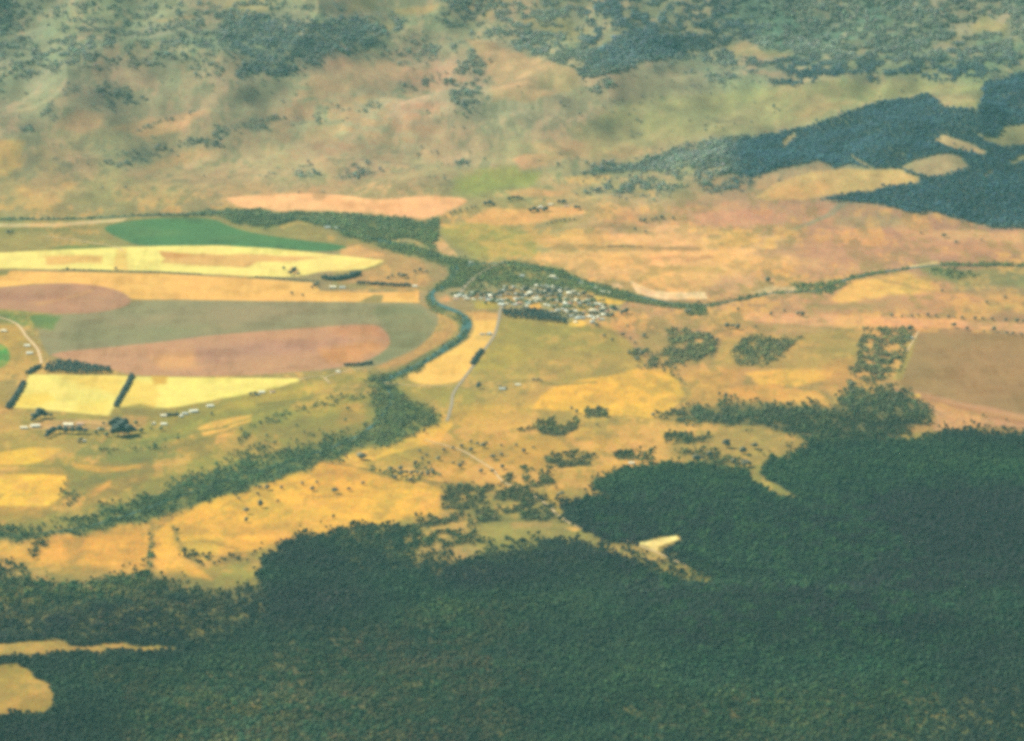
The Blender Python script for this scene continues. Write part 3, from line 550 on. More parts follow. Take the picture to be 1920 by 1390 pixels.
# ------------------------------------------------------------------ object helpers
def link(o, parent=None):
    sc.collection.objects.link(o)
    if parent is not None: o.parent = parent
    return o
def tag(o, label=None, cat=None, group=None, kind=None):
    for k, v in (('label', label), ('category', cat), ('group', group), ('kind', kind)):
        if v: o[k] = v
    return o
def mesh_np(name, co, faces, mats, mi=None, smooth=True):
    """co (n,3), faces (m,k) of one size"""
    me = bpy.data.meshes.new(name); co = np.ascontiguousarray(co, np.float32); faces = np.ascontiguousarray(faces, np.int32)
    n, k = faces.shape
    me.vertices.add(len(co)); me.vertices.foreach_set('co', co.ravel())
    me.loops.add(n * k); me.loops.foreach_set('vertex_index', faces.ravel())
    me.polygons.add(n); me.polygons.foreach_set('loop_start', np.arange(0, n * k, k, dtype=np.int32))
    me.polygons.foreach_set('use_smooth', np.full(n, smooth, bool))
    if mi is not None: me.polygons.foreach_set('material_index', np.asarray(mi, np.int32))
    me.update(calc_edges=True)
    for m in mats: me.materials.append(m)
    return me

# ------------------------------------------------------------------ the ground, one sheet to the horizon
def axis(lo, hi, step, far_lo, far_hi):
    mid = list(np.arange(lo, hi + step, step)); a = []; s = step; p = lo
    while p > far_lo: s *= 1.35; p -= s; a.append(p)
    b = []; s = step; p = mid[-1]
    while p < far_hi: s *= 1.35; p += s; b.append(p)
    return np.array(a[::-1] + mid + b)
gx = axis(-2150, 2150, 3.7, -30000, 30000); gy = axis(-5000, 6300, 8.5, -20000, 45000)
X, Y = np.meshgrid(gx, gy); Z = height(X, Y); NX, NY = len(gx), len(gy)
X, Y, Z = X.ravel(), Y.ravel(), Z.ravel()
vis = (Y > CAM[1] + 8000) & (Y < 14000)
U, V = np.full(X.shape, -9999.0), np.full(X.shape, -9999.0)
U[vis], V[vis] = project(X[vis], Y[vis], Z[vis])
near_frame = (U > -700) & (U < 2620) & (V > -500) & (V < 1900)
ii = np.nonzero(near_frame)[0]
# beyond the traced land the country goes on in the same way: mirrored about its edge and roughened
def mirror(a, n): a = np.abs(a); return np.where(a > n, 2 * n - a, a)
def land_uv(u, v): return np.clip(mirror(u, 1920), 0, 1920), np.clip(mirror(v, 1390), 0, 1390)
idx = np.arange(NX * NY).reshape(NY, NX)
quads = np.stack([idx[:-1, :-1].ravel(), idx[:-1, 1:].ravel(), idx[1:, 1:].ravel(), idx[1:, :-1].ravel()], 1)
uc, vc = U[quads].mean(1), V[quads].mean(1)
cls = np.zeros(len(quads), int)
NAMED = [('crop_field', 'green irrigated crop in a half circle below the tree lined river', "~190,429 210,420 260,412 330,407 400,409 428,424 470,437 560,450 648,460 652,468 600,473 500,466 380,461 262,463 222,446"),
 ('stubble_field', 'long bright yellow stubble strip below the green crop', "0,477 80,470 230,463 400,460 500,465 600,475 720,488 700,498 680,505 600,510 560,519 480,519 300,509 120,505 0,503"),
 ('stubble_field', 'long tan stubble strip below the yellow strip', "22,508 300,513 450,521 590,531 600,545 700,549 786,546 786,568 680,567 500,565 250,561 222,544 170,533 110,531 50,535 0,546 0,528"),
 ('pivot_field', 'mauve fallow circle at the left edge', "~0,546 50,535 110,531 170,533 222,544 250,561 237,575 190,586 110,589 40,583 0,573"),
 ('pivot_field', 'pinkish lower part of the great pivot circle', "~78,662 250,648 400,628 600,613 704,607 722,620 732,635 728,652 700,672 640,690 540,700 400,706 250,706 200,690 130,676"),
 ('pivot_field', 'olive green upper part of the great pivot circle', "~250,562 500,565 680,567 790,568 815,580 826,600 800,640 760,672 700,688 650,690 700,672 728,652 732,635 722,620 704,607 600,613 400,628 250,648 78,662 70,612 50,590 110,590 190,586 240,575"),
 ('stubble_field', 'bright yellow paddock between the dark windbreaks', "56,702 240,705 205,781 120,772 26,764"),
 ('stubble_field', 'pale yellow wedge field right of the windbreak', "250,706 300,707 560,710 560,716 490,735 420,748 330,764 300,768 215,765"),
 ('stubble_field', 'orange field between the river and the town road', "~880,584 935,586 938,620 905,660 880,700 858,716 830,723 772,719 756,702 810,676 862,650 892,622"),
 ('stubble_field', 'pale orange field under the far hills', "~410,372 470,366 560,362 650,366 700,376 780,368 850,368 882,376 850,392 810,412 760,410 700,404 620,399 540,399 460,392"),
 ('fallow_field', 'mauve fallow field at the right edge', "1722,624 1925,630 1925,800 1830,775 1700,735 1680,705 1712,650")]
for k, (nm, lb, pl) in enumerate(NAMED):
    pl = P(pl); xs = [p[0] for p in pl]; ys = [p[1] for p in pl]
    c = np.nonzero((uc > min(xs)) & (uc < max(xs)) & (vc > min(ys)) & (vc < max(ys)))[0]
    inside = sdist(uc[c], vc[c], pl) > 0
    cls[c[inside]] = k + 1
in_field = np.zeros(len(X), bool); in_field[quads[cls > 0].ravel()] = True
uu, vv = land_uv(U[ii], V[ii])
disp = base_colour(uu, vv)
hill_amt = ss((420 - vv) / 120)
wild = ~in_field[ii]
def mottle(disp, k):
    a = fbm(X[ii] / 75, Y[ii] / 190, 501, 5); b = fbm(X[ii] / 28, Y[ii] / 95, 502, 4); c = fbm(X[ii] / 160, Y[ii] / 330, 503, 5)
    f_ = fbm(X[ii] / 11, Y[ii] / 40, 504, 3)
    scrub = np.clip((a * .8 + b * .7 + f_ * .45 - .10) * 1.7, 0, 1) * (.40 + .10 * hill_amt) * k
    dry = np.clip((c * .9 - b * .6 - f_ * .35 - .08) * 1.7, 0, 1) * (.50 - .15 * hill_amt) * k
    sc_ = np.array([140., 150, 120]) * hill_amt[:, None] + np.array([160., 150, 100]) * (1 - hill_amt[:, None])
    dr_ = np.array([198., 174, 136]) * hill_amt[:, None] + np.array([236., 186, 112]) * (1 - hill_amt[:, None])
    disp = disp * (1 - scrub[:, None]) + sc_ * scrub[:, None]
    return disp * (1 - dry[:, None]) + dr_ * dry[:, None]
disp = mottle(disp, wild * 1.0)
disp = paint(uu, vv, LAND, disp)
disp = mottle(disp, wild * np.where(vv < 420, .5, .8))
fl = ~wild; fa = fbm(X[ii] / 95, Y[ii] / 120, 601, 5) + .5 * fbm(X[ii] / 14, Y[ii] / 160, 602, 3); fb = fbm(X[ii] / 130, Y[ii] / 150, 603, 4)   # patchy growth in the fields
disp = disp * (1 - (np.clip(fa, 0, 1) * .08 * fl)[:, None]); fk = (np.clip(fb + .1, 0, 1) * .20 * fl)[:, None]
disp = disp * (1 - fk) + (disp * .55 + np.array([246., 196, 124]) * .45) * fk
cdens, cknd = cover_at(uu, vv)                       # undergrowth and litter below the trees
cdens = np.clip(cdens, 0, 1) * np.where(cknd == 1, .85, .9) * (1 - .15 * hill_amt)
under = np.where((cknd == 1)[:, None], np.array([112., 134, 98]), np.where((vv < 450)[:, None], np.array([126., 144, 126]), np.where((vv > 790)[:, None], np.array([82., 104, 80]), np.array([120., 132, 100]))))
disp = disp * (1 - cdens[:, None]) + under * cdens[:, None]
mott = fbm(X[ii] / 38, Y[ii] / 75, 61, 4); m2 = fbm(X[ii] / 90, Y[ii] / 200, 63, 3); m3 = fbm(X[ii] / 150, Y[ii] / 300, 67, 3)
alb = albedo(disp, vv)
rough_land = np.where(wild, 1.0, .55) * (0.75 + 0.35 * hill_amt)
alb *= (1 + (0.15 * mott + 0.10 * m2)[:, None] * rough_land[:, None])
alb[:, 1] *= 1 + 0.05 * m3 * rough_land; alb[:, 0] *= 1 - 0.05 * m3 * rough_land
C = np.zeros((len(X), 3))
o_ = ~near_frame
far_n = ss(fbm(X[o_] / 1500, Y[o_] / 1800, 71, 5) + .5)[:, None]
C[o_] = far_n * np.array([.42, .30, .14]) + (1 - far_n) * np.array([.07, .09, .05])
C[ii] = np.clip(alb, .01, .85)
XYZ = np.stack([X, Y, Z], 1)
def sheet(name, sel, mat, label=None):
    f = quads[sel]; used, inv = np.unique(f, return_inverse=True)
    me = mesh_np(name, XYZ[used], inv.reshape(f.shape), [mat])
    a = me.color_attributes.new('cover', 'FLOAT_COLOR', 'POINT')
    a.data.foreach_set('color', np.concatenate([C[used], np.ones((len(used), 1))], 1).astype(np.float32).ravel())
    o = link(bpy.data.objects.new(name, me)); tag(o, label, kind='structure'); return o
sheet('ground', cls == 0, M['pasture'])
for k, (nm, lb, pl) in enumerate(NAMED): sheet(nm, cls == k + 1, M['field'], lb)

# ------------------------------------------------------------------ roads, tracks and the river: ribbons laid on the ground
def ribbon(name, px, width, mat, lift, label=None, wob=0.0):
    pts = [ground(*p)[:2] for p in P(px)]
    # Catmull-Rom through the points, a section every 12 m
    out = []
    q = [pts[0]] + pts + [pts[-1]]
    for i in range(1, len(q) - 2):
        p0, p1, p2, p3 = map(np.array, q[i - 1:i + 3]); n = max(2, int(np.linalg.norm(p2 - p1) / 12))
        for s in range(n):
            t = s / n
            out.append(.5 * ((2 * p1) + (p2 - p0) * t + (2 * p0 - 5 * p1 + 4 * p2 - p3) * t * t + (3 * p1 - p0 - 3 * p2 + p3) * t ** 3))
    out.append(np.array(pts[-1])); out = np.array(out)
    d = np.gradient(out, axis=0); d /= np.linalg.norm(d, axis=1)[:, None] + 1e-9
    nrm = np.stack([-d[:, 1], d[:, 0]], 1)
    ws = width * (1 + wob * fbm(np.arange(len(out)) / 9.0, np.zeros(len(out)), 5, 3)) / 2
    cols = np.linspace(-1, 1, 5); V_ = []
    for c in cols:
        p = out + nrm * (ws * c)[:, None]; V_.append(np.column_stack([p, height(p[:, 0], p[:, 1]) + lift]))
    V_ = np.stack(V_, 1).reshape(-1, 3); n = len(out); I = np.arange(n * 5).reshape(n, 5)
    f = np.stack([I[:-1, :-1].ravel(), I[:-1, 1:].ravel(), I[1:, 1:].ravel(), I[1:, :-1].ravel()], 1)
    o = link(bpy.data.objects.new(name, mesh_np(name, V_, f, [mat]))); return tag(o, label, kind='structure')
ribbon('river', "640,432 700,448 760,462 820,480 852,500 850,520 825,540 808,552 815,568 845,580 868,592 876,606 868,628 838,652 790,682 745,702 715,716", 23, M['river_water'], .5, 'teal green river winding from the hills past the town', .25)
ribbon('river', "715,716 735,745 720,775 690,805 640,832 560,860 450,892 340,930 220,972 120,995 0,1014 -60,1024", 8, M['river_water'], .5, 'narrow lower river below the bend', .4)
ribbon('river', "-60,412 120,411 300,403 440,398 560,408 640,432", 10, M['river_water'], .5, 'upper river behind the green crop', .3)
ribbon('river', "860,500 920,494 970,496 1050,514 1110,534 1180,553 1250,567 1310,574 1400,560 1450,550 1530,546 1565,532 1620,516 1700,504 1760,498 1840,498 1925,499 1990,500", 13, M['river_water'], .5, 'side river running in from the right', .4)
ribbon('road', "948,489 930,497 905,511 885,525 870,540 862,552", 10, M['town_road'], .7, 'pale road from the bridge into the town')
ribbon('road', "862,552 900,556 940,566 937,585 934,605 926,630 905,660 886,688 868,712 850,738 846,762 838,790", 8, M['town_road'], .6, 'road leaving the town between the orange field and the olive paddock')
ribbon('dirt_track', "-30,560 0,578 22,603 50,632 70,655 78,682", 7, M['dirt_track'], .6, 'pale track along the left edge past the great pivot circle')
ribbon('dirt_track', "80,443 130,449 180,457 215,463 230,470", 5, M['dirt_track'], .6)
ribbon('dirt_track', "795,825 830,834 865,845 895,862 925,881", 5, M['dirt_track'], .6, 'pale straight track through the scattered pasture trees')
ribbon('dirt_track', "925,881 945,905 985,920 1030,950 1045,965 1075,985 1130,1002 1190,1020 1250,1045 1290,1062", 4.5, M['dirt_track'], .6)
ribbon('dirt_track', "710,717 740,720 790,724 850,724", 5, M['dirt_track'], .6)
ribbon('dirt_track', "560,712 600,706 620,720 612,708 660,694 700,690", 4, M['dirt_track'], .6)
ribbon('dirt_track', "1700,660 1712,640 1722,622", 4, M['dirt_track'], .6)

# ------------------------------------------------------------------ tree shapes
def ico(sub):
    bm = bmesh.new(); bmesh.ops.create_icosphere(bm, subdivisions=sub, radius=1); bm.verts.ensure_lookup_table()
    co = np.array([v.co[:] for v in bm.verts]); f = np.array([[v.index for v in q.verts] for q in bm.faces]); bm.free(); return co, f
ICO1, ICO2 = ico(1), ico(2)
def clump_crown(seed, n, sub=ICO2, shape='round'):
    """unit crown: width about 1, z 0.25..1, built from uneven leafy clumps"""
    g = random.Random(seed); cs, fs, k = [], [], 0
    for i in range(n):
        t = g.random() * 2 * math.pi; zz = g.uniform(0, 1)
        if shape == 'cone': rad = .34 * (1 - zz) * g.uniform(.4, 1); z = .25 + zz * .7; r = .22 * (1 - zz * .7)
        elif shape == 'spread': rad = .34 * math.sqrt(g.random()); z = .55 + .32 * g.random() * (1 - rad); r = g.uniform(.15, .24)
        else: rad = .30 * math.sqrt(g.random()) * (1 - .5 * abs(zz - .4)); z = .32 + zz * .5; r = g.uniform(.16, .27)
        if i == 0: rad, z, r = 0, .58, .33 if shape != 'cone' else .25
        co, f = sub; co = co.copy()
        nn = fbm(co[:, 0] * 2.1 + seed + i * 3.3, co[:, 1] * 2.1 + co[:, 2] * 1.7, seed + i, 2)
        co = co * (1 + .28 * nn)[:, None] * r * np.array([1, 1, g.uniform(.6, .85)])
        co += np.array([rad * math.cos(t), rad * math.sin(t), z]); cs.append(co); fs.append(f + k); k += len(co)
    return np.concatenate(cs), np.concatenate(fs)
def trunk_shape(seed, limbs=4):
    g = random.Random(seed + 99); cs, fs, k = [], [], 0
    def seg(a, b, ra, rb):
        nonlocal k
        a, b = Vector(a), Vector(b); q = (b - a).to_track_quat('Z', 'Y'); ring = []
        for p, r in ((a, ra), (b, rb)):
            for i in range(6):
                t = i * math.pi / 3; ring.append(p + q @ Vector((r * math.cos(t), r * math.sin(t), 0)))
        cs.append(np.array([v[:] for v in ring])); f = []
        for i in range(6): j = (i + 1) % 6; f += [[i, j, 6 + j], [i, 6 + j, 6 + i]]
        fs.append(np.array(f) + k); k += 12
    b = (g.uniform(-.03, .03), g.uniform(-.03, .03), .32); seg((0, 0, -.06), b, .035, .024)
    for i in range(limbs):
        t = i * 1.6 + g.random(); seg(b, (.2 * math.cos(t), .2 * math.sin(t), g.uniform(.5, .65)), .018, .006)
    seg(b, (0, 0, .75), .022, .006)
    return np.concatenate(cs), np.concatenate(fs)

# masses of trees nobody could count: points on the ground that carry a tree each
lib = bpy.data.collections.new('tree_shapes')       # not linked to the scene: only the shapes the masses use
for i in range(5):
    c, f = clump_crown(100 + i, 6 + i % 3, ICO1, 'round' if i < 4 else 'spread'); tc_, tf = trunk_shape(100 + i, 0)
    me = mesh_np('mass_tree', np.concatenate([c, tc_]), np.concatenate([f, tf + len(c)]), [M['mass_foliage'], M['bark']], [0] * len(f) + [1] * len(tf))
    lib.objects.link(bpy.data.objects.new('mass_tree_shape_%d' % i, me))
ng = bpy.data.node_groups.new('plant_trees', 'GeometryNodeTree')
ng.interface.new_socket('Geometry', in_out='INPUT', socket_type='NodeSocketGeometry'); ng.interface.new_socket('Geometry', in_out='OUTPUT', socket_type='NodeSocketGeometry')
gi, go = ng.nodes.new('NodeGroupInput'), ng.nodes.new('NodeGroupOutput')
ci = ng.nodes.new('GeometryNodeCollectionInfo'); ci.inputs['Collection'].default_value = lib; ci.inputs['Separate Children'].default_value = True; ci.inputs['Reset Children'].default_value = True
ip = ng.nodes.new('GeometryNodeInstanceOnPoints'); ip.inputs['Pick Instance'].default_value = True
def nattr(nm, ty):
    n = ng.nodes.new('GeometryNodeInputNamedAttribute'); n.data_type = ty; n.inputs['Name'].default_value = nm; return n.outputs['Attribute']
m2p = ng.nodes.new('GeometryNodeMeshToPoints')
ng.links.new(gi.outputs[0], m2p.inputs[0]); ng.links.new(m2p.outputs[0], ip.inputs['Points']); ng.links.new(ci.outputs[0], ip.inputs['Instance'])
ng.links.new(nattr('pick', 'INT'), ip.inputs['Instance Index']); ng.links.new(nattr('turn', 'FLOAT_VECTOR'), ip.inputs['Rotation']); ng.links.new(nattr('size', 'FLOAT_VECTOR'), ip.inputs['Scale'])
ng.links.new(ip.outputs[0], go.inputs[0])
def woodland(name, x, y, z, wdt, hgt, tint, label, cat):
    n = len(x); me = bpy.data.meshes.new(name); me.vertices.add(n); me.vertices.foreach_set('co', np.column_stack([x, y, z]).astype(np.float32).ravel())
    a = me.attributes.new('pick', 'INT', 'POINT'); a.data.foreach_set('value', rng.integers(0, 5, n).astype(np.int32))
    a = me.attributes.new('turn', 'FLOAT_VECTOR', 'POINT'); a.data.foreach_set('vector', np.column_stack([np.zeros(n), np.zeros(n), rng.random(n) * 6.28]).astype(np.float32).ravel())
    a = me.attributes.new('size', 'FLOAT_VECTOR', 'POINT'); a.data.foreach_set('vector', np.column_stack([wdt, wdt * rng.uniform(.85, 1.15, n), hgt]).astype(np.float32).ravel())
    a = me.attributes.new('tint', 'FLOAT_COLOR', 'POINT'); a.data.foreach_set('color', np.column_stack([tint, np.ones(n)]).astype(np.float32).ravel())
    o = link(bpy.data.objects.new(name, me)); md = o.modifiers.new('trees', 'NODES'); md.node_group = ng
    return tag(o, label, cat, kind='stuff')
SP = 7.4
tx, ty = np.meshgrid(np.arange(-2100, 2100, SP), np.arange(-5000, 6200, SP)); tx = tx.ravel() + rng.uniform(-.48, .48, tx.size) * SP; ty = ty.ravel() + rng.uniform(-.48, .48, ty.size) * SP
tz = height(tx, ty); tu, tv = project(tx, ty, tz)
k = (tu > -420) & (tu < 2340) & (tv > -160) & (tv < 1560); tx, ty, tz, tu, tv = tx[k], ty[k], tz[k], tu[k], tv[k]
mu, mv = land_uv(tu, tv)
dens, knd = cover_at(mu, mv)
dens = np.maximum(dens, .05 * ss((400 - mv) / 60) * np.clip(fbm(tx / 200, ty / 420, 811, 4) * 1.6, 0, 1) * (dens >= 0))
dens = np.where(mv < 430, dens * (.12 + .88 * ss((dens - .2) / .5)), dens)
keep = rng.random(len(tx)) < dens
tx, ty, tz, tu, tv, mu, mv, knd, dens = [a[keep] for a in (tx, ty, tz, tu, tv, mu, mv, knd, dens)]
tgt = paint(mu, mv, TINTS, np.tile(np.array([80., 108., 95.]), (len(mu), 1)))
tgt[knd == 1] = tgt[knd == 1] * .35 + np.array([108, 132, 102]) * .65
patch = fbm(tx / 170, ty / 320, 91, 4)[:, None]; patch2 = fbm(tx / 45, ty / 80, 93, 3)[:, None]
lowf = fbm(tx / 520, ty / 620, 95, 3)[:, None]; spk = fbm(tx / 95, ty / 170, 97, 4)[:, None]
tgt = tgt * (1 - .10 * lowf * (mv[:, None] > 780))  # broad random tone in the near crowns stands in for relief shading
near_k = ss((mv - 430) / 400)[:, None]
brown = (rng.random((len(tx), 1)) < np.clip(.10 + .5 * spk, 0, .5)) * ((mv[:, None] > 1080) & (mu[:, None] < 1250) | (mv[:, None] > 1290)) * (knd[:, None] == 0)
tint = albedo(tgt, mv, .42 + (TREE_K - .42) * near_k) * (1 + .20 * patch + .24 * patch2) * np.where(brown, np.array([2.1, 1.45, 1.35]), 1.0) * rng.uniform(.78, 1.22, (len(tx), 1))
tint = np.clip(tint * np.array([1, 1, 1]) * rng.uniform(.80, 1.20, (len(tx), 3)), .006, .3)
big = (rng.random(len(tx)) < .16) * rng.uniform(1, 6.5, len(tx)); wdt = rng.uniform(7, 11, len(tx)) + big; hgt = rng.uniform(5.5, 9.5, len(tx)) + big; wdt = np.where(knd == 1, wdt * .85, wdt); hgt = np.where(knd == 1, hgt * .8, hgt) * np.where(mv > 780, 1.1, .95)
def sel(k, *a): return [q[k] for q in a]
fo = (knd == 0) & (mv >= 790); hi = (knd == 0) & (mv < 450); ri = knd == 1; pa = (knd == 0) & ~fo & ~hi
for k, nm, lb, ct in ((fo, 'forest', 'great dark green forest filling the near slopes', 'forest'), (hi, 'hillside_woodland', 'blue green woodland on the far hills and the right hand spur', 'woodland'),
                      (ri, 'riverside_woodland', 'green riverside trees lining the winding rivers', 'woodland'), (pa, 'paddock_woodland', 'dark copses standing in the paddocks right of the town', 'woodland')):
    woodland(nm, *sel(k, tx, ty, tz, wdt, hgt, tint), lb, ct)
print('mass trees', len(tx), 'forest', fo.sum(), 'hill', hi.sum(), 'river', ri.sum(), 'paddock', pa.sum())

# ------------------------------------------------------------------ single trees
ORD = ['', 'first', 'second', 'third', 'fourth', 'fifth', 'sixth', 'seventh', 'eighth', 'ninth', 'tenth', 'eleventh', 'twelfth', 'thirteenth', 'fourteenth', 'fifteenth',
       'sixteenth', 'seventeenth', 'eighteenth', 'nineteenth', 'twentieth', 'twenty-first', 'twenty-second', 'twenty-third', 'twenty-fourth', 'twenty-fifth']
TM = {}
for k, (shape, n) in enumerate((('round', 11), ('round', 9), ('spread', 11), ('cone', 13))):
    c, f = clump_crown(300 + k, n, ICO2, shape)
    for mt in ('tree_foliage', 'willow_foliage', 'pine_foliage'): TM[k, mt] = mesh_np('crown', c, f, [M[mt]])
    tc_, tf = trunk_shape(300 + k); TM[k, 'trunk'] = mesh_np('trunk', tc_, tf, [M['bark']])
def tree(u, v, size, shape, mat, label, group, tall=1.0):
    x, y, z = ground(u, v)
    o = link(bpy.data.objects.new('pine_tree' if shape == 3 else 'tree', None)); o.location = (x, y, z); o.empty_display_size = 2
    o.rotation_euler.z = random.uniform(0, 6.28); w_ = size * 1.4
    o.scale = (w_, w_ * random.uniform(.85, 1.15), w_ * .8 * tall)
    link(bpy.data.objects.new('trunk', TM[shape, 'trunk']), o); link(bpy.data.objects.new('crown', TM[shape, mat]), o)
    return tag(o, label, 'tree', group)
def grove(pts, phrase, group, mat='tree_foliage', shape=None, adj='dark', tall=1.0):
    """pts: 'u,v,size' in photo pixels; every label counts along the group from the left"""
    q = sorted(P(pts)); n = len(q)
    for i, (u, v, s) in enumerate(q):
        sh = shape if shape is not None else random.choice([0, 1, 2, 0])
        big = 'large' if s >= 15 else 'small' if s <= 8 else 'medium'
        tree(u, v, s, sh, mat, f"{big} {adj} tree, {ORD[i + 1]} from the left {phrase}" if n > 1 else f"{big} {adj} tree {phrase}", group, tall)
grove("487,917,9 501,919,12 483,929,8 528,918,9 567,910,8 586,921,11 627,926,14 654,921,9 681,910,9 594,907,7 448,938,7 520,942,7", "in the orange pasture below the river", 'pasture trees below the river')
grove("489,952,13 462,964,11 462,980,9", "of the three lowest in the orange pasture", 'pasture trees below the river', tall=1.4)
grove("678,862,24", "alone beside the track below the river bend", None, shape=0, tall=.7)
grove("787,849,8 822,864,11 865,840,10 883,831,8 883,848,11 906,840,12 925,862,13 862,878,12 867,871,9 850,871,7 779,871,9 792,863,8 800,857,8 803,871,8 833,847,9 849,844,9 895,836,9 912,834,8 940,838,7", "among those round the pale straight track", 'trees round the straight track')
grove("732,884,12 751,883,12 741,900,11 752,893,13 762,890,10 772,891,11 770,905,11 792,892,10 802,893,12 811,887,10 902,888,11 923,888,10 942,880,11 783,890,9", "in the loose row below the straight track", 'loose row of trees below the straight track')
grove("1072,768,8 1082,775,10 1225,782,10 982,850,11 968,838,8 908,840,8 1053,931,12 1045,933,9 940,856,9 1000,842,7 1120,800,8", "scattered over the golden pastures in the middle", 'trees scattered over the golden pastures')
grove("1362,840,20 1307,868,20 1397,876,18 1392,852,18 1415,842,15 1330,858,14 1375,870,13", "in the clearing at the forest edge", 'trees at the forest clearing', adj='dark green')
grove("1440,530,16 1384,583,9 1446,592,10 1504,594,14 1496,592,10 1363,616,15 1384,618,15 1373,616,12 1417,615,7 1309,626,8 1335,637,12 1207,634,10 1290,590,14 1345,640,9 1470,585,7", "in the pastures below the side river", 'trees below the side river')
grove("1672,595,10 1691,596,7 1710,595,8 1722,594,8 1740,593,9 1755,595,8 1778,596,8 1790,597,7 1804,598,8 1828,601,11 1842,600,8 1860,601,9 1886,603,9 1907,606,12 1918,606,9", "in the upper row along the pale pink strip", 'upper tree row along the pink strip')
grove("1789,615,12 1813,620,9 1845,625,7 1864,622,11 1888,628,8 1899,629,8 1706,622,14 1915,630,7", "in the lower row along the pale pink strip", 'lower tree row along the pink strip', tall=1.2)
grove("1597,727,12 1361,747,10 1348,742,7 1600,740,9 1592,733,8", "beside the bright patches above the wood", 'trees above the long wood', tall=1.4)
grove("1770,446,12 1792,457,9 1766,548,8 1727,440,8 1840,452,7 1885,560,8 1850,570,8", "on the rolling ground near the right edge", 'trees near the right edge')
grove("834,408,7 845,402,8 852,399,9 862,397,8 875,393,7 884,391,7 891,390,8", "in the line climbing from the river junction", 'tree line climbing from the river junction')
grove("910,386,13 918,385,14 925,386,10 955,377,11 963,375,12 971,374,11 978,375,9", "in the blue clumps left of the hill farm", 'clumps left of the hill farm', mat='pine_foliage')
grove("994,398,12 1002,397,14 1008,398,10 1024,396,14 1048,382,11 1056,383,13 1080,394,14 1086,392,9 1060,381,9 1020,398,9", "around the white hill farm", 'trees around the hill farm', mat='pine_foliage')
grove("1026,422,7 1034,420,8 1042,417,8 1050,416,8 1058,416,10 1068,415,8 1076,414,7", "in the short row under the hill farm", 'short row under the hill farm')
grove("1240,411,12 1209,417,12 1200,415,9 1222,414,8 1230,412,9 1262,412,9 1190,432,8 1210,438,9", "on the slope right of the hill farm", 'trees right of the hill farm')
grove("1120,613,10 1177,614,7 1209,632,10 1174,589,16 1166,591,12 1168,632,11 1133,633,9 1180,665,9 1195,660,11 1203,668,14 1212,660,10 1195,678,11 1209,689,8 1148,640,8 1190,645,8 1182,637,8", "on the rough ground right of the olive paddock", 'trees right of the olive paddock')
grove("897,729,13 898,722,8", "beside the farmhouse under the olive paddock", 'trees by the small farmhouse', adj='blackish', mat='pine_foliage')
grove("938,727,9 947,729,8 1008,714,10 1000,714,9 1014,715,8", "under the olive paddock", 'shrubby trees under the olive paddock', shape=2, tall=.7)
grove("75,785,25 65,789,19 84,785,17 96,783,10 60,791,9", "above the white farm sheds", 'trees above the white farm sheds', mat='pine_foliage')
grove("92,818,17 100,814,18 112,812,18 124,813,17 136,814,17 148,813,17 160,814,14 88,822,12", "in the dark row under the white farm sheds", 'dark row under the farm sheds', mat='pine_foliage')
grove("152,829,11 148,832,8", "below the dark farm row", 'trees below the dark farm row')
grove("213,808,24 222,804,24 232,815,28 241,818,24 222,819,28 212,818,20 247,814,16 234,806,22", "in the big dark farm clump", 'big dark farm clump', mat='pine_foliage', tall=1.2)
grove("255,798,11 302,808,10 265,812,12 194,798,9 283,806,7 190,812,14 200,820,12 180,815,10", "around the middle farm", 'trees around the middle farm', mat='willow_foliage')
grove("397,779,8 470,742,9 478,741,9 452,808,8 15,440,12 22,438,9 217,506,8 126,506,7", "standing alone among the left fields", 'lone trees among the left fields')
grove("550,512,14 545,516,12 553,507,10 532,506,9 560,516,8", "in the yellow strip", 'trees in the yellow strip', mat='pine_foliage')
grove("547,553,9 567,556,8 590,539,12 596,536,10 585,541,8", "on the tan strip", 'trees on the tan strip')
grove("755,522,14 748,518,10 762,520,9 787,510,12 778,512,9 800,512,8 728,524,9 735,520,8", "between the river bend and the dark hedges", 'trees inside the river bend')
grove("640,742,8 702,728,8 652,770,10 648,790,8 500,820,8 515,834,10 556,800,7", "on the olive river flat", 'trees on the river flat', mat='willow_foliage')
# town trees, in bands between the houses
for vv_, a, b_, nn_, ph in ((547, 936, 1068, 16, 'northern'), (555, 845, 925, 12, 'river side'), (557, 900, 1115, 23, 'second'), (568, 905, 1140, 24, 'third'), (579, 1030, 1150, 17, 'fourth'), (591, 1040, 1150, 17, 'southern')):
    grove(' '.join(f"{a + (b_ - a) * (i + random.uniform(.1, .9)) / nn_:.0f},{vv_ + random.uniform(-3, 3):.0f},{random.choice([9, 11, 13, 16])}" for i in range(nn_)),
          f"in the {ph} band of town gardens", 'trees in the town gardens', mat=random.choice(['willow_foliage', 'tree_foliage']), tall=.85)

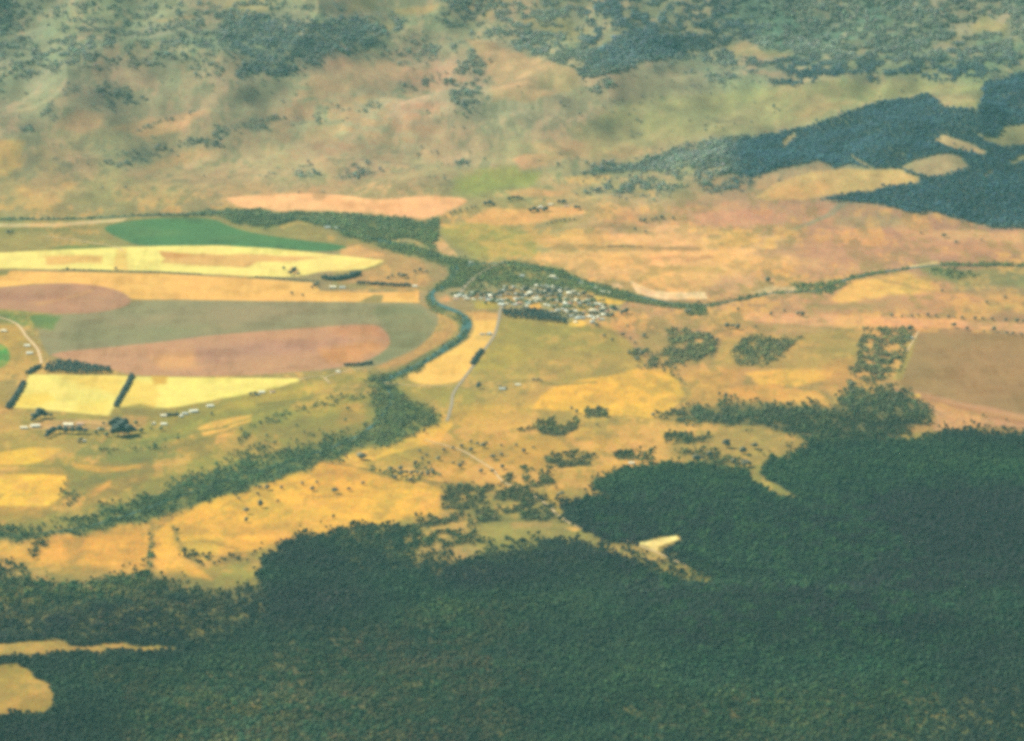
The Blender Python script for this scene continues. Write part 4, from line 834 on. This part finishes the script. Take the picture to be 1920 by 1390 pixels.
# ------------------------------------------------------------------ windbreaks: close-planted hedges, each one thing
def hedge(name, px, width_px, label, cat='hedge', group=None, hgt=11, step=5.5, mat='pine_foliage', rows=2):
    pts = [np.array(ground(*p)[:2]) for p in P(px)]; cs, fs, k = [], [], 0; g = random.Random(len(px) + int(pts[0][0]))
    o0 = pts[0]
    for a, b_ in zip(pts[:-1], pts[1:]):
        n = max(1, int(np.linalg.norm(b_ - a) / step)); d = (b_ - a) / (np.linalg.norm(b_ - a) + 1e-9); nn = np.array([-d[1], d[0]])
        for i in range(n):
            for r_ in range(rows):
                p = a + (b_ - a) * (i + g.uniform(-.3, .3)) / n + nn * ((r_ - (rows - 1) / 2) * width_px * 1.4 / rows + g.uniform(-1.2, 1.2))
                co, f = clump_crown(g.randrange(8), 3, ICO1, 'round'); wd = g.uniform(8, 12); h_ = hgt * g.uniform(.75, 1.15)
                co = (co - np.array([0, 0, .2])) * np.array([wd, wd, h_ * 1.3]) + np.array([p[0] - o0[0], p[1] - o0[1], float(height(*p))])
                cs.append(co); fs.append(f + k); k += len(co)
    me = mesh_np(name, np.concatenate(cs), np.concatenate(fs), [M[mat]])
    o = link(bpy.data.objects.new(name, me)); o.location = (o0[0], o0[1], 0); return tag(o, label, cat, group)
wg = 'dark windbreak hedges round the fields'
hedge('windbreak_hedge', "248,706 240,721 228,742 216,764", 7, 'dark windbreak hedge dividing the two bright yellow fields', group=wg)
hedge('windbreak_hedge', "44,719 36,735 26,750 14,768", 9, 'dark windbreak hedge along the left end of the yellow field', group=wg)
hedge('windbreak_hedge', "52,702 62,695 76,688", 10, 'short dark hedge curving round the top left of the yellow field', group=wg)
hedge('windbreak_hedge', "903,659 896,668 889,678 884,685", 7, 'short dark hedge between the orange field and the olive paddock', group=wg)
hedge('windbreak_hedge', "648,687 670,686 690,684 702,683", 5, 'thin dark hedge at the lower tip of the pink pivot', group=wg)
hedge('windbreak_hedge', "672,534 700,534 735,537 772,538", 7, 'dark hedge row right of the homestead on the tan strip', group=wg, hgt=13)
hedge('windbreak_hedge', "606,524 630,526 655,521 674,514", 14, 'broad dark hedge above the homestead on the tan strip', group=wg, hgt=14, rows=4)
hedge('windbreak_hedge', "313,780 322,780 338,779", 7, 'short dark hedge left of the long white sheds', group=wg, hgt=9)
hedge('windbreak_hedge', "480,520 520,523 560,526 600,529", 3, 'low scrubby hedge under the right half of the yellow strip', group=wg, hgt=5, rows=1, mat='tree_foliage')
hedge('windbreak_hedge', "120,506 200,508 300,511 380,515", 2, 'low scrubby hedge under the left half of the yellow strip', group=wg, hgt=3.5, rows=1, mat='tree_foliage')
hedge('windbreak_hedge', "1140,463 1175,462 1205,463", 3, 'low scrubby hedge on the orange flats above the side river', group=wg, hgt=4, rows=1, mat='tree_foliage')
def wood_mass(name, px, label, step=9, hgt=15, mat='pine_foliage'):
    pl = P(px); gp = [ground(*p) for p in pl]; wx = [g[0] for g in gp]; wy = [g[1] for g in gp]
    xx, yy = np.meshgrid(np.arange(min(wx), max(wx), step), np.arange(min(wy), max(wy), step)); xx = xx.ravel() + rng.uniform(-3, 3, xx.size); yy = yy.ravel() + rng.uniform(-3, 3, yy.size)
    inn = sdist(xx, yy, list(zip(wx, wy))) > 0; xx, yy = xx[inn], yy[inn]; cs, fs, k = [], [], 0
    for a, b_ in zip(xx, yy):
        co, f = clump_crown(random.randrange(8), 4, ICO1, 'cone' if mat == 'pine_foliage' else 'round'); wd = random.uniform(11, 15); co = co * np.array([wd, wd, hgt * random.uniform(.8, 1.2)]) + np.array([a, b_, float(height(a, b_))])
        cs.append(co); fs.append(f + k); k += len(co)
    return tag(link(bpy.data.objects.new(name, mesh_np(name, np.concatenate(cs), np.concatenate(fs), [M[mat]]))), label, 'grove', kind='stuff')
wood_mass('pine_grove', "940,592 942,585 1000,583 1032,590 1064,602 1063,609 1040,606 1000,600 960,597", 'blackish pine plantation along the lower edge of the town')
wood_mass('pine_grove', "84,698 88,684 115,680 150,684 190,692 206,693 204,701 140,702", 'dark slab of pines along the top of the yellow field')

# ------------------------------------------------------------------ buildings
def poly_mesh(name, verts, faces, mats):
    me = bpy.data.meshes.new(name); me.from_pydata(verts, [], faces); me.update()
    for m_ in mats: me.materials.append(m_)
    return me
def join(parts):
    V_, F_ = [], []
    for v, f in parts: k = len(V_); V_ += v; F_ += [[i + k for i in q] for q in f]
    return V_, F_
def gable_walls(x0, x1, y0, y1, h, rise):
    ym = (y0 + y1) / 2; v = [(x0, y0, 0), (x1, y0, 0), (x1, y1, 0), (x0, y1, 0), (x0, y0, h), (x1, y0, h), (x1, y1, h), (x0, y1, h), (x0, ym, h + rise), (x1, ym, h + rise)]
    return v, [[0, 1, 5, 4], [2, 3, 7, 6], [1, 2, 6, 9, 5], [3, 0, 4, 8, 7], [3, 2, 1, 0]]
def gable_roof(x0, x1, y0, y1, h, rise, o=.6, t=.18):
    ym = (y0 + y1) / 2; s = rise / (ym - y0); x0 -= o; x1 += o; yl, yh = y0 - o, y1 + o; zl = h - o * s + .05; zr = h + rise + .05
    v = []
    for x in (x0, x1): v += [(x, yl, zl), (x, ym, zr), (x, yh, zl), (x, yl, zl + t), (x, ym, zr + t), (x, yh, zl + t)]
    return v, [[3, 9, 10, 4], [4, 10, 11, 5], [0, 1, 7, 6], [1, 2, 8, 7], [0, 6, 9, 3], [2, 5, 11, 8], [0, 3, 4, 1], [1, 4, 5, 2], [6, 7, 10, 9], [7, 8, 11, 10]]
def hip_roof(x0, x1, y0, y1, h, rise, o=.6):
    ym = (y0 + y1) / 2; d = (y1 - y0) / 2; x0 -= o; x1 += o; y0 -= o; y1 += o; z = h + .02
    v = [(x0, y0, z), (x1, y0, z), (x1, y1, z), (x0, y1, z), (x0 + d, ym, z + rise), (x1 - d, ym, z + rise)]
    return v, [[0, 1, 5, 4], [1, 2, 5], [2, 3, 4, 5], [3, 0, 4], [3, 2, 1, 0]]
def box(x0, x1, y0, y1, z0, z1):
    v = [(x0, y0, z0), (x1, y0, z0), (x1, y1, z0), (x0, y1, z0), (x0, y0, z1), (x1, y0, z1), (x1, y1, z1), (x0, y1, z1)]
    return v, [[0, 1, 5, 4], [1, 2, 6, 5], [2, 3, 7, 6], [3, 0, 4, 7], [4, 5, 6, 7], [3, 2, 1, 0]]
HS = []
HS.append((join([gable_walls(-7, 7, -4.5, 4.5, 3, 2.4)]), join([gable_roof(-7, 7, -4.5, 4.5, 3, 2.4)]), box(-4, -3.1, 1, 1.9, 4.0, 6.3)))
HS.append((join([box(-7, 7, -5, 5, 0, 3), box(2, 7, -8, -5.003, 0, 2.9)]), join([hip_roof(-7, 7, -5, 5, 3, 2.3), box(1.6, 7.4, -8.4, -5.7, 2.92, 3.1)]), box(3, 3.9, 1, 1.9, 3.8, 6.0)))
HS.append((join([gable_walls(-8, 8, -4, 4, 3, 2.2), box(-7.5, -1, -9, -4.003, 0, 3)]), join([gable_roof(-8, 8, -4, 4, 3, 2.2), hip_roof(-7.5, -1, -10, -4.6, 3.02, 1.6)]), box(4, 4.9, .8, 1.7, 3.9, 6.0)))
HS.append((join([gable_walls(-10.5, 10.5, -7, 7, 4.5, 2.6)]), join([gable_roof(-10.5, 10.5, -7, 7, 4.5, 2.6, .4)]), None))
HM = [(poly_mesh('wall', *w_, [M['wall_cream']]), poly_mesh('roof', *r_, [M['roof_white']]), poly_mesh('chimney', *c_, [M['wall_brick']]) if c_ else None) for w_, r_, c_ in HS]
def building(u, v, kind, roof, wall, rot, scale, label, group=None, name=None):
    x, y, z = ground(u, v); wm, rm, cm = HM[kind]
    o = link(bpy.data.objects.new(name or ('shed' if kind == 3 else 'house'), None)); o.location = (x, y, z - .15); o.rotation_euler.z = R(rot); o.scale = (scale,) * 3
    a = link(bpy.data.objects.new('wall', wm), o); b_ = link(bpy.data.objects.new('roof', rm), o)
    a.material_slots[0].link = 'OBJECT'; a.material_slots[0].material = M['wall_' + wall]; b_.material_slots[0].link = 'OBJECT'; b_.material_slots[0].material = M['roof_' + roof]
    if cm: link(bpy.data.objects.new('chimney', cm), b_)
    return tag(o, label, 'shed' if kind == 3 else 'house', group)
ROOFS = ['white', 'white', 'silver', 'cream', 'silver', 'white', 'grey', 'green', 'cream', 'grey', 'silver', 'red']
LOTS = ('1072,534 1105,536 1128,552 1090,554', '1112,556 1150,552 1182,562 1160,572 1125,570', '990,572 1010,567 1018,578 995,582', '1080,573 1100,573 1102,582 1084,583')   # open yellow lots
for vv_, a, b_, nn_, ph in ((541, 938, 1062, 11, 'northernmost row'), (552, 932, 1108, 18, 'second row'), (563, 908, 1135, 23, 'third row'), (574, 938, 1146, 21, 'middle row'), (584, 1030, 1154, 14, 'fifth row'), (595, 1040, 1150, 13, 'lowest row'), (603, 1078, 1140, 5, 'short southern fringe row'), (559, 846, 925, 7, 'scattered row nearest the river')):
    for i in range(nn_):
        u = a + (b_ - a) * (i + .5 + random.uniform(-.44, .44)) / nn_; rf = random.choice(ROOFS); kd = random.choice([0, 1, 2, 0, 1]); s_ = random.choice([.75, .8, .95, 1.1, 1.3])
        v_ = vv_ + random.uniform(-4.2, 4.2)
        while any(sdist(np.array([float(u)]), np.array([v_ - 1]), P(q))[0] > -2 for q in LOTS): v_ -= 2.5
        building(u, v_, kd, rf, random.choice(['cream', 'cream', 'grey', 'brick']), random.choice([0, 30, 90, 62, -35, 100, 140]), s_,
                 f"{'larger' if s_ > 1.07 else 'smaller'} {rf}-roofed house, {ORD[i + 1]} from the left in the town's {ph}", 'houses of the small town')
for u, v, kd, rf, wl, rot, s_, lb in (
    (993, 552, 3, 'white', 'cream', 80, 1.0, 'big bright white hall in the left half of the town'), (1024, 541, 3, 'white', 'cream', 20, .85, 'bright white square roof at the upper edge of the town'),
    (1047, 547, 3, 'white', 'cream', 75, .8, 'bright white shed right of the uppermost white roof'), (1060, 570, 3, 'white', 'cream', 100, .8, 'white shed in the centre of the town'),
    (1128, 581, 3, 'cream', 'cream', 60, 1.0, 'large pale shed at the right end of the town'), (1114, 599, 3, 'white', 'cream', 90, .7, 'white shed on the lower right edge of the town'), (970, 571, 3, 'white', 'grey', 30, .7, 'white shed just above the pine plantation'),
    (868, 557, 3, 'white', 'cream', 60, .7, 'white shed at the river side end of the town'), (875, 562, 0, 'cream', 'brick', 20, 1.1, 'cream roofed house beside the river side white shed'), (855, 562, 1, 'rust', 'cream', 0, 1.0, 'rusty roofed house nearest the river'),
    (886, 550, 2, 'silver', 'cream', 0, 1.0, 'silver roofed house above the river side sheds'), (945, 546, 3, 'silver', 'grey', 85, .8, 'long silver shed at the left edge of the town'), (978, 519, 0, 'silver', 'grey', 0, 1.1, 'lone silver roof in the trees above the town'),
    (1036, 520, 1, 'cream', 'brick', 0, 1.2, 'cream roofed house by the side river above the town'), (1042, 524, 0, 'silver', 'brick', 20, .9, 'small silver roof beside the cream riverside house'), (883, 494, 1, 'silver', 'cream', 0, 1.0, 'silver roofed house in the trees left of the bridge'),
    (1130, 549, 0, 'white', 'cream', 0, 1.0, 'white roofed house above the yellow lot right of the town'),
    (51, 650, 0, 'white', 'cream', 0, 1.1, 'upper white roof beside the left edge track'), (55, 664, 0, 'white', 'cream', 10, 1.2, 'lower white roof beside the left edge track'), (7, 622, 1, 'cream', 'brick', 0, 1.2, 'cream roofed farmhouse at the left edge above the green circle'),
    (66, 801, 3, 'white', 'cream', 15, 1.1, 'long bright white farm shed left of the dark tree row'), (45, 804, 3, 'cream', 'cream', 0, .9, 'cream farm shed at the left end of the farm'), (128, 799, 3, 'cream', 'cream', -5, 1.2, 'long cream shed behind the dark tree row'),
    (150, 797, 3, 'rust', 'cream', 0, .9, 'rusty roofed shed behind the dark tree row'), (190, 807, 0, 'silver', 'cream', 0, 1.2, 'silver roofed house left of the big dark clump'), (247, 806, 1, 'green', 'cream', 0, 1.5, 'pale green roofed farmhouse right of the big dark clump'),
    (288, 796, 0, 'cream', 'cream', 80, 1.0, 'cream cottage between the clump and the white cottage'), (307, 797, 0, 'white', 'cream', 0, 1.1, 'white cottage under the short dark hedge'), (307, 781, 0, 'cream', 'cream', 0, 1.1, 'cream cottage at the left end of the short hedge'),
    (340, 782, 0, 'white', 'cream', 90, 1.0, 'white house at the right end of the short hedge'), (347, 777, 1, 'silver', 'cream', 0, 1.1, 'silver roofed house left of the long white shed'), (363, 773, 3, 'white', 'cream', 18, 1.0, 'long white shed below the yellow wedge field'),
    (394, 763, 3, 'white', 'cream', 10, .85, 'separate white shed at the tip of the farm road'), (158, 828, 0, 'white', 'cream', 90, .8, 'tiny white hut below the dark farm row'),
    (491, 737, 0, 'white', 'cream', 0, 1.1, 'white farmhouse under the tip of the yellow wedge'), (511, 736, 0, 'rust', 'cream', 30, .9, 'rusty roofed hut under the tip of the yellow wedge'), (483, 741, 2, 'grey', 'cream', 0, .8, 'grey roofed house under the tip of the yellow wedge'),
    (634, 698, 3, 'white', 'cream', -15, .6, 'single white shed below the pink pivot'), (624, 540, 3, 'cream', 'cream', 0, .9, 'cream homestead roof on the tan strip'), (642, 541, 0, 'silver', 'cream', 0, 1.2, 'silver homestead roof on the tan strip'),
    (778, 538, 3, 'white', 'cream', 0, .7, 'white shed at the right end of the dark hedge'), (614, 428, 3, 'silver', 'grey', 0, .8, 'left silver shed in the trees right of the green crop'), (632, 429, 3, 'silver', 'grey', 5, .8, 'right silver shed in the trees right of the green crop'),
    (1013, 391, 0, 'white', 'cream', 80, 1.4, 'white hill farmhouse between two dark trees'), (1032, 385, 3, 'cream', 'cream', 0, .7, 'cream shed behind the hill farmhouse'), (1062, 388, 3, 'rust', 'cream', 0, .7, 'rusty shed right of the hill farmhouse'),
    (916, 628, 0, 'white', 'cream', 60, 1.3, 'white roof at the top of the orange field'), (904, 628, 3, 'grey', 'grey', 10, .6, 'grey shed at the top of the orange field'), (942, 731, 3, 'silver', 'cream', -10, .8, 'silver farmhouse roof under the olive paddock'),
    (971, 723, 0, 'cream', 'cream', 0, 1.0, 'cream hut right of the silver farmhouse'), (1290, 583, 0, 'white', 'cream', 0, .9, 'tiny white hut below the side river'), (1706, 635, 3, 'silver', 'cream', 3, .8, 'pale shed beside the square copse'),
    (1184, 870, 0, 'cream', 'cream', 0, 1.0, 'cream hut at the edge of the great forest')):
    building(u, v, kd, rf, wl, rot, s_ * .98, lb)

# ------------------------------------------------------------------ the air
hz = bpy.data.materials.new('haze_air'); hz.use_nodes = True; t = hz.node_tree
for n in list(t.nodes):
    if n.type == 'BSDF_PRINCIPLED': t.nodes.remove(n)
pv = t.nodes.new('ShaderNodeVolumePrincipled'); pv.inputs['Color'].default_value = (*HAZE_COL, 1); pv.inputs['Density'].default_value = HAZE_DENSITY; pv.inputs['Anisotropy'].default_value = 0.0
t.links.new(pv.outputs[0], [n for n in t.nodes if n.type == 'OUTPUT_MATERIAL'][0].inputs['Volume'])
x0, x1, y0, y1 = gx[0] - 50, gx[-1] + 50, min(gy[0], CAM[1]) - 50, gy[-1] + 50
zt = max(CAM[2], Z.max()) + 60; zb = Z.min() - 1.5
me = poly_mesh('haze', *box(x0, x1, y0, y1, zb, zt), [hz]); tag(link(bpy.data.objects.new('haze', me)), kind='stuff')
print('buildings/trees done; objects', len(bpy.data.objects))
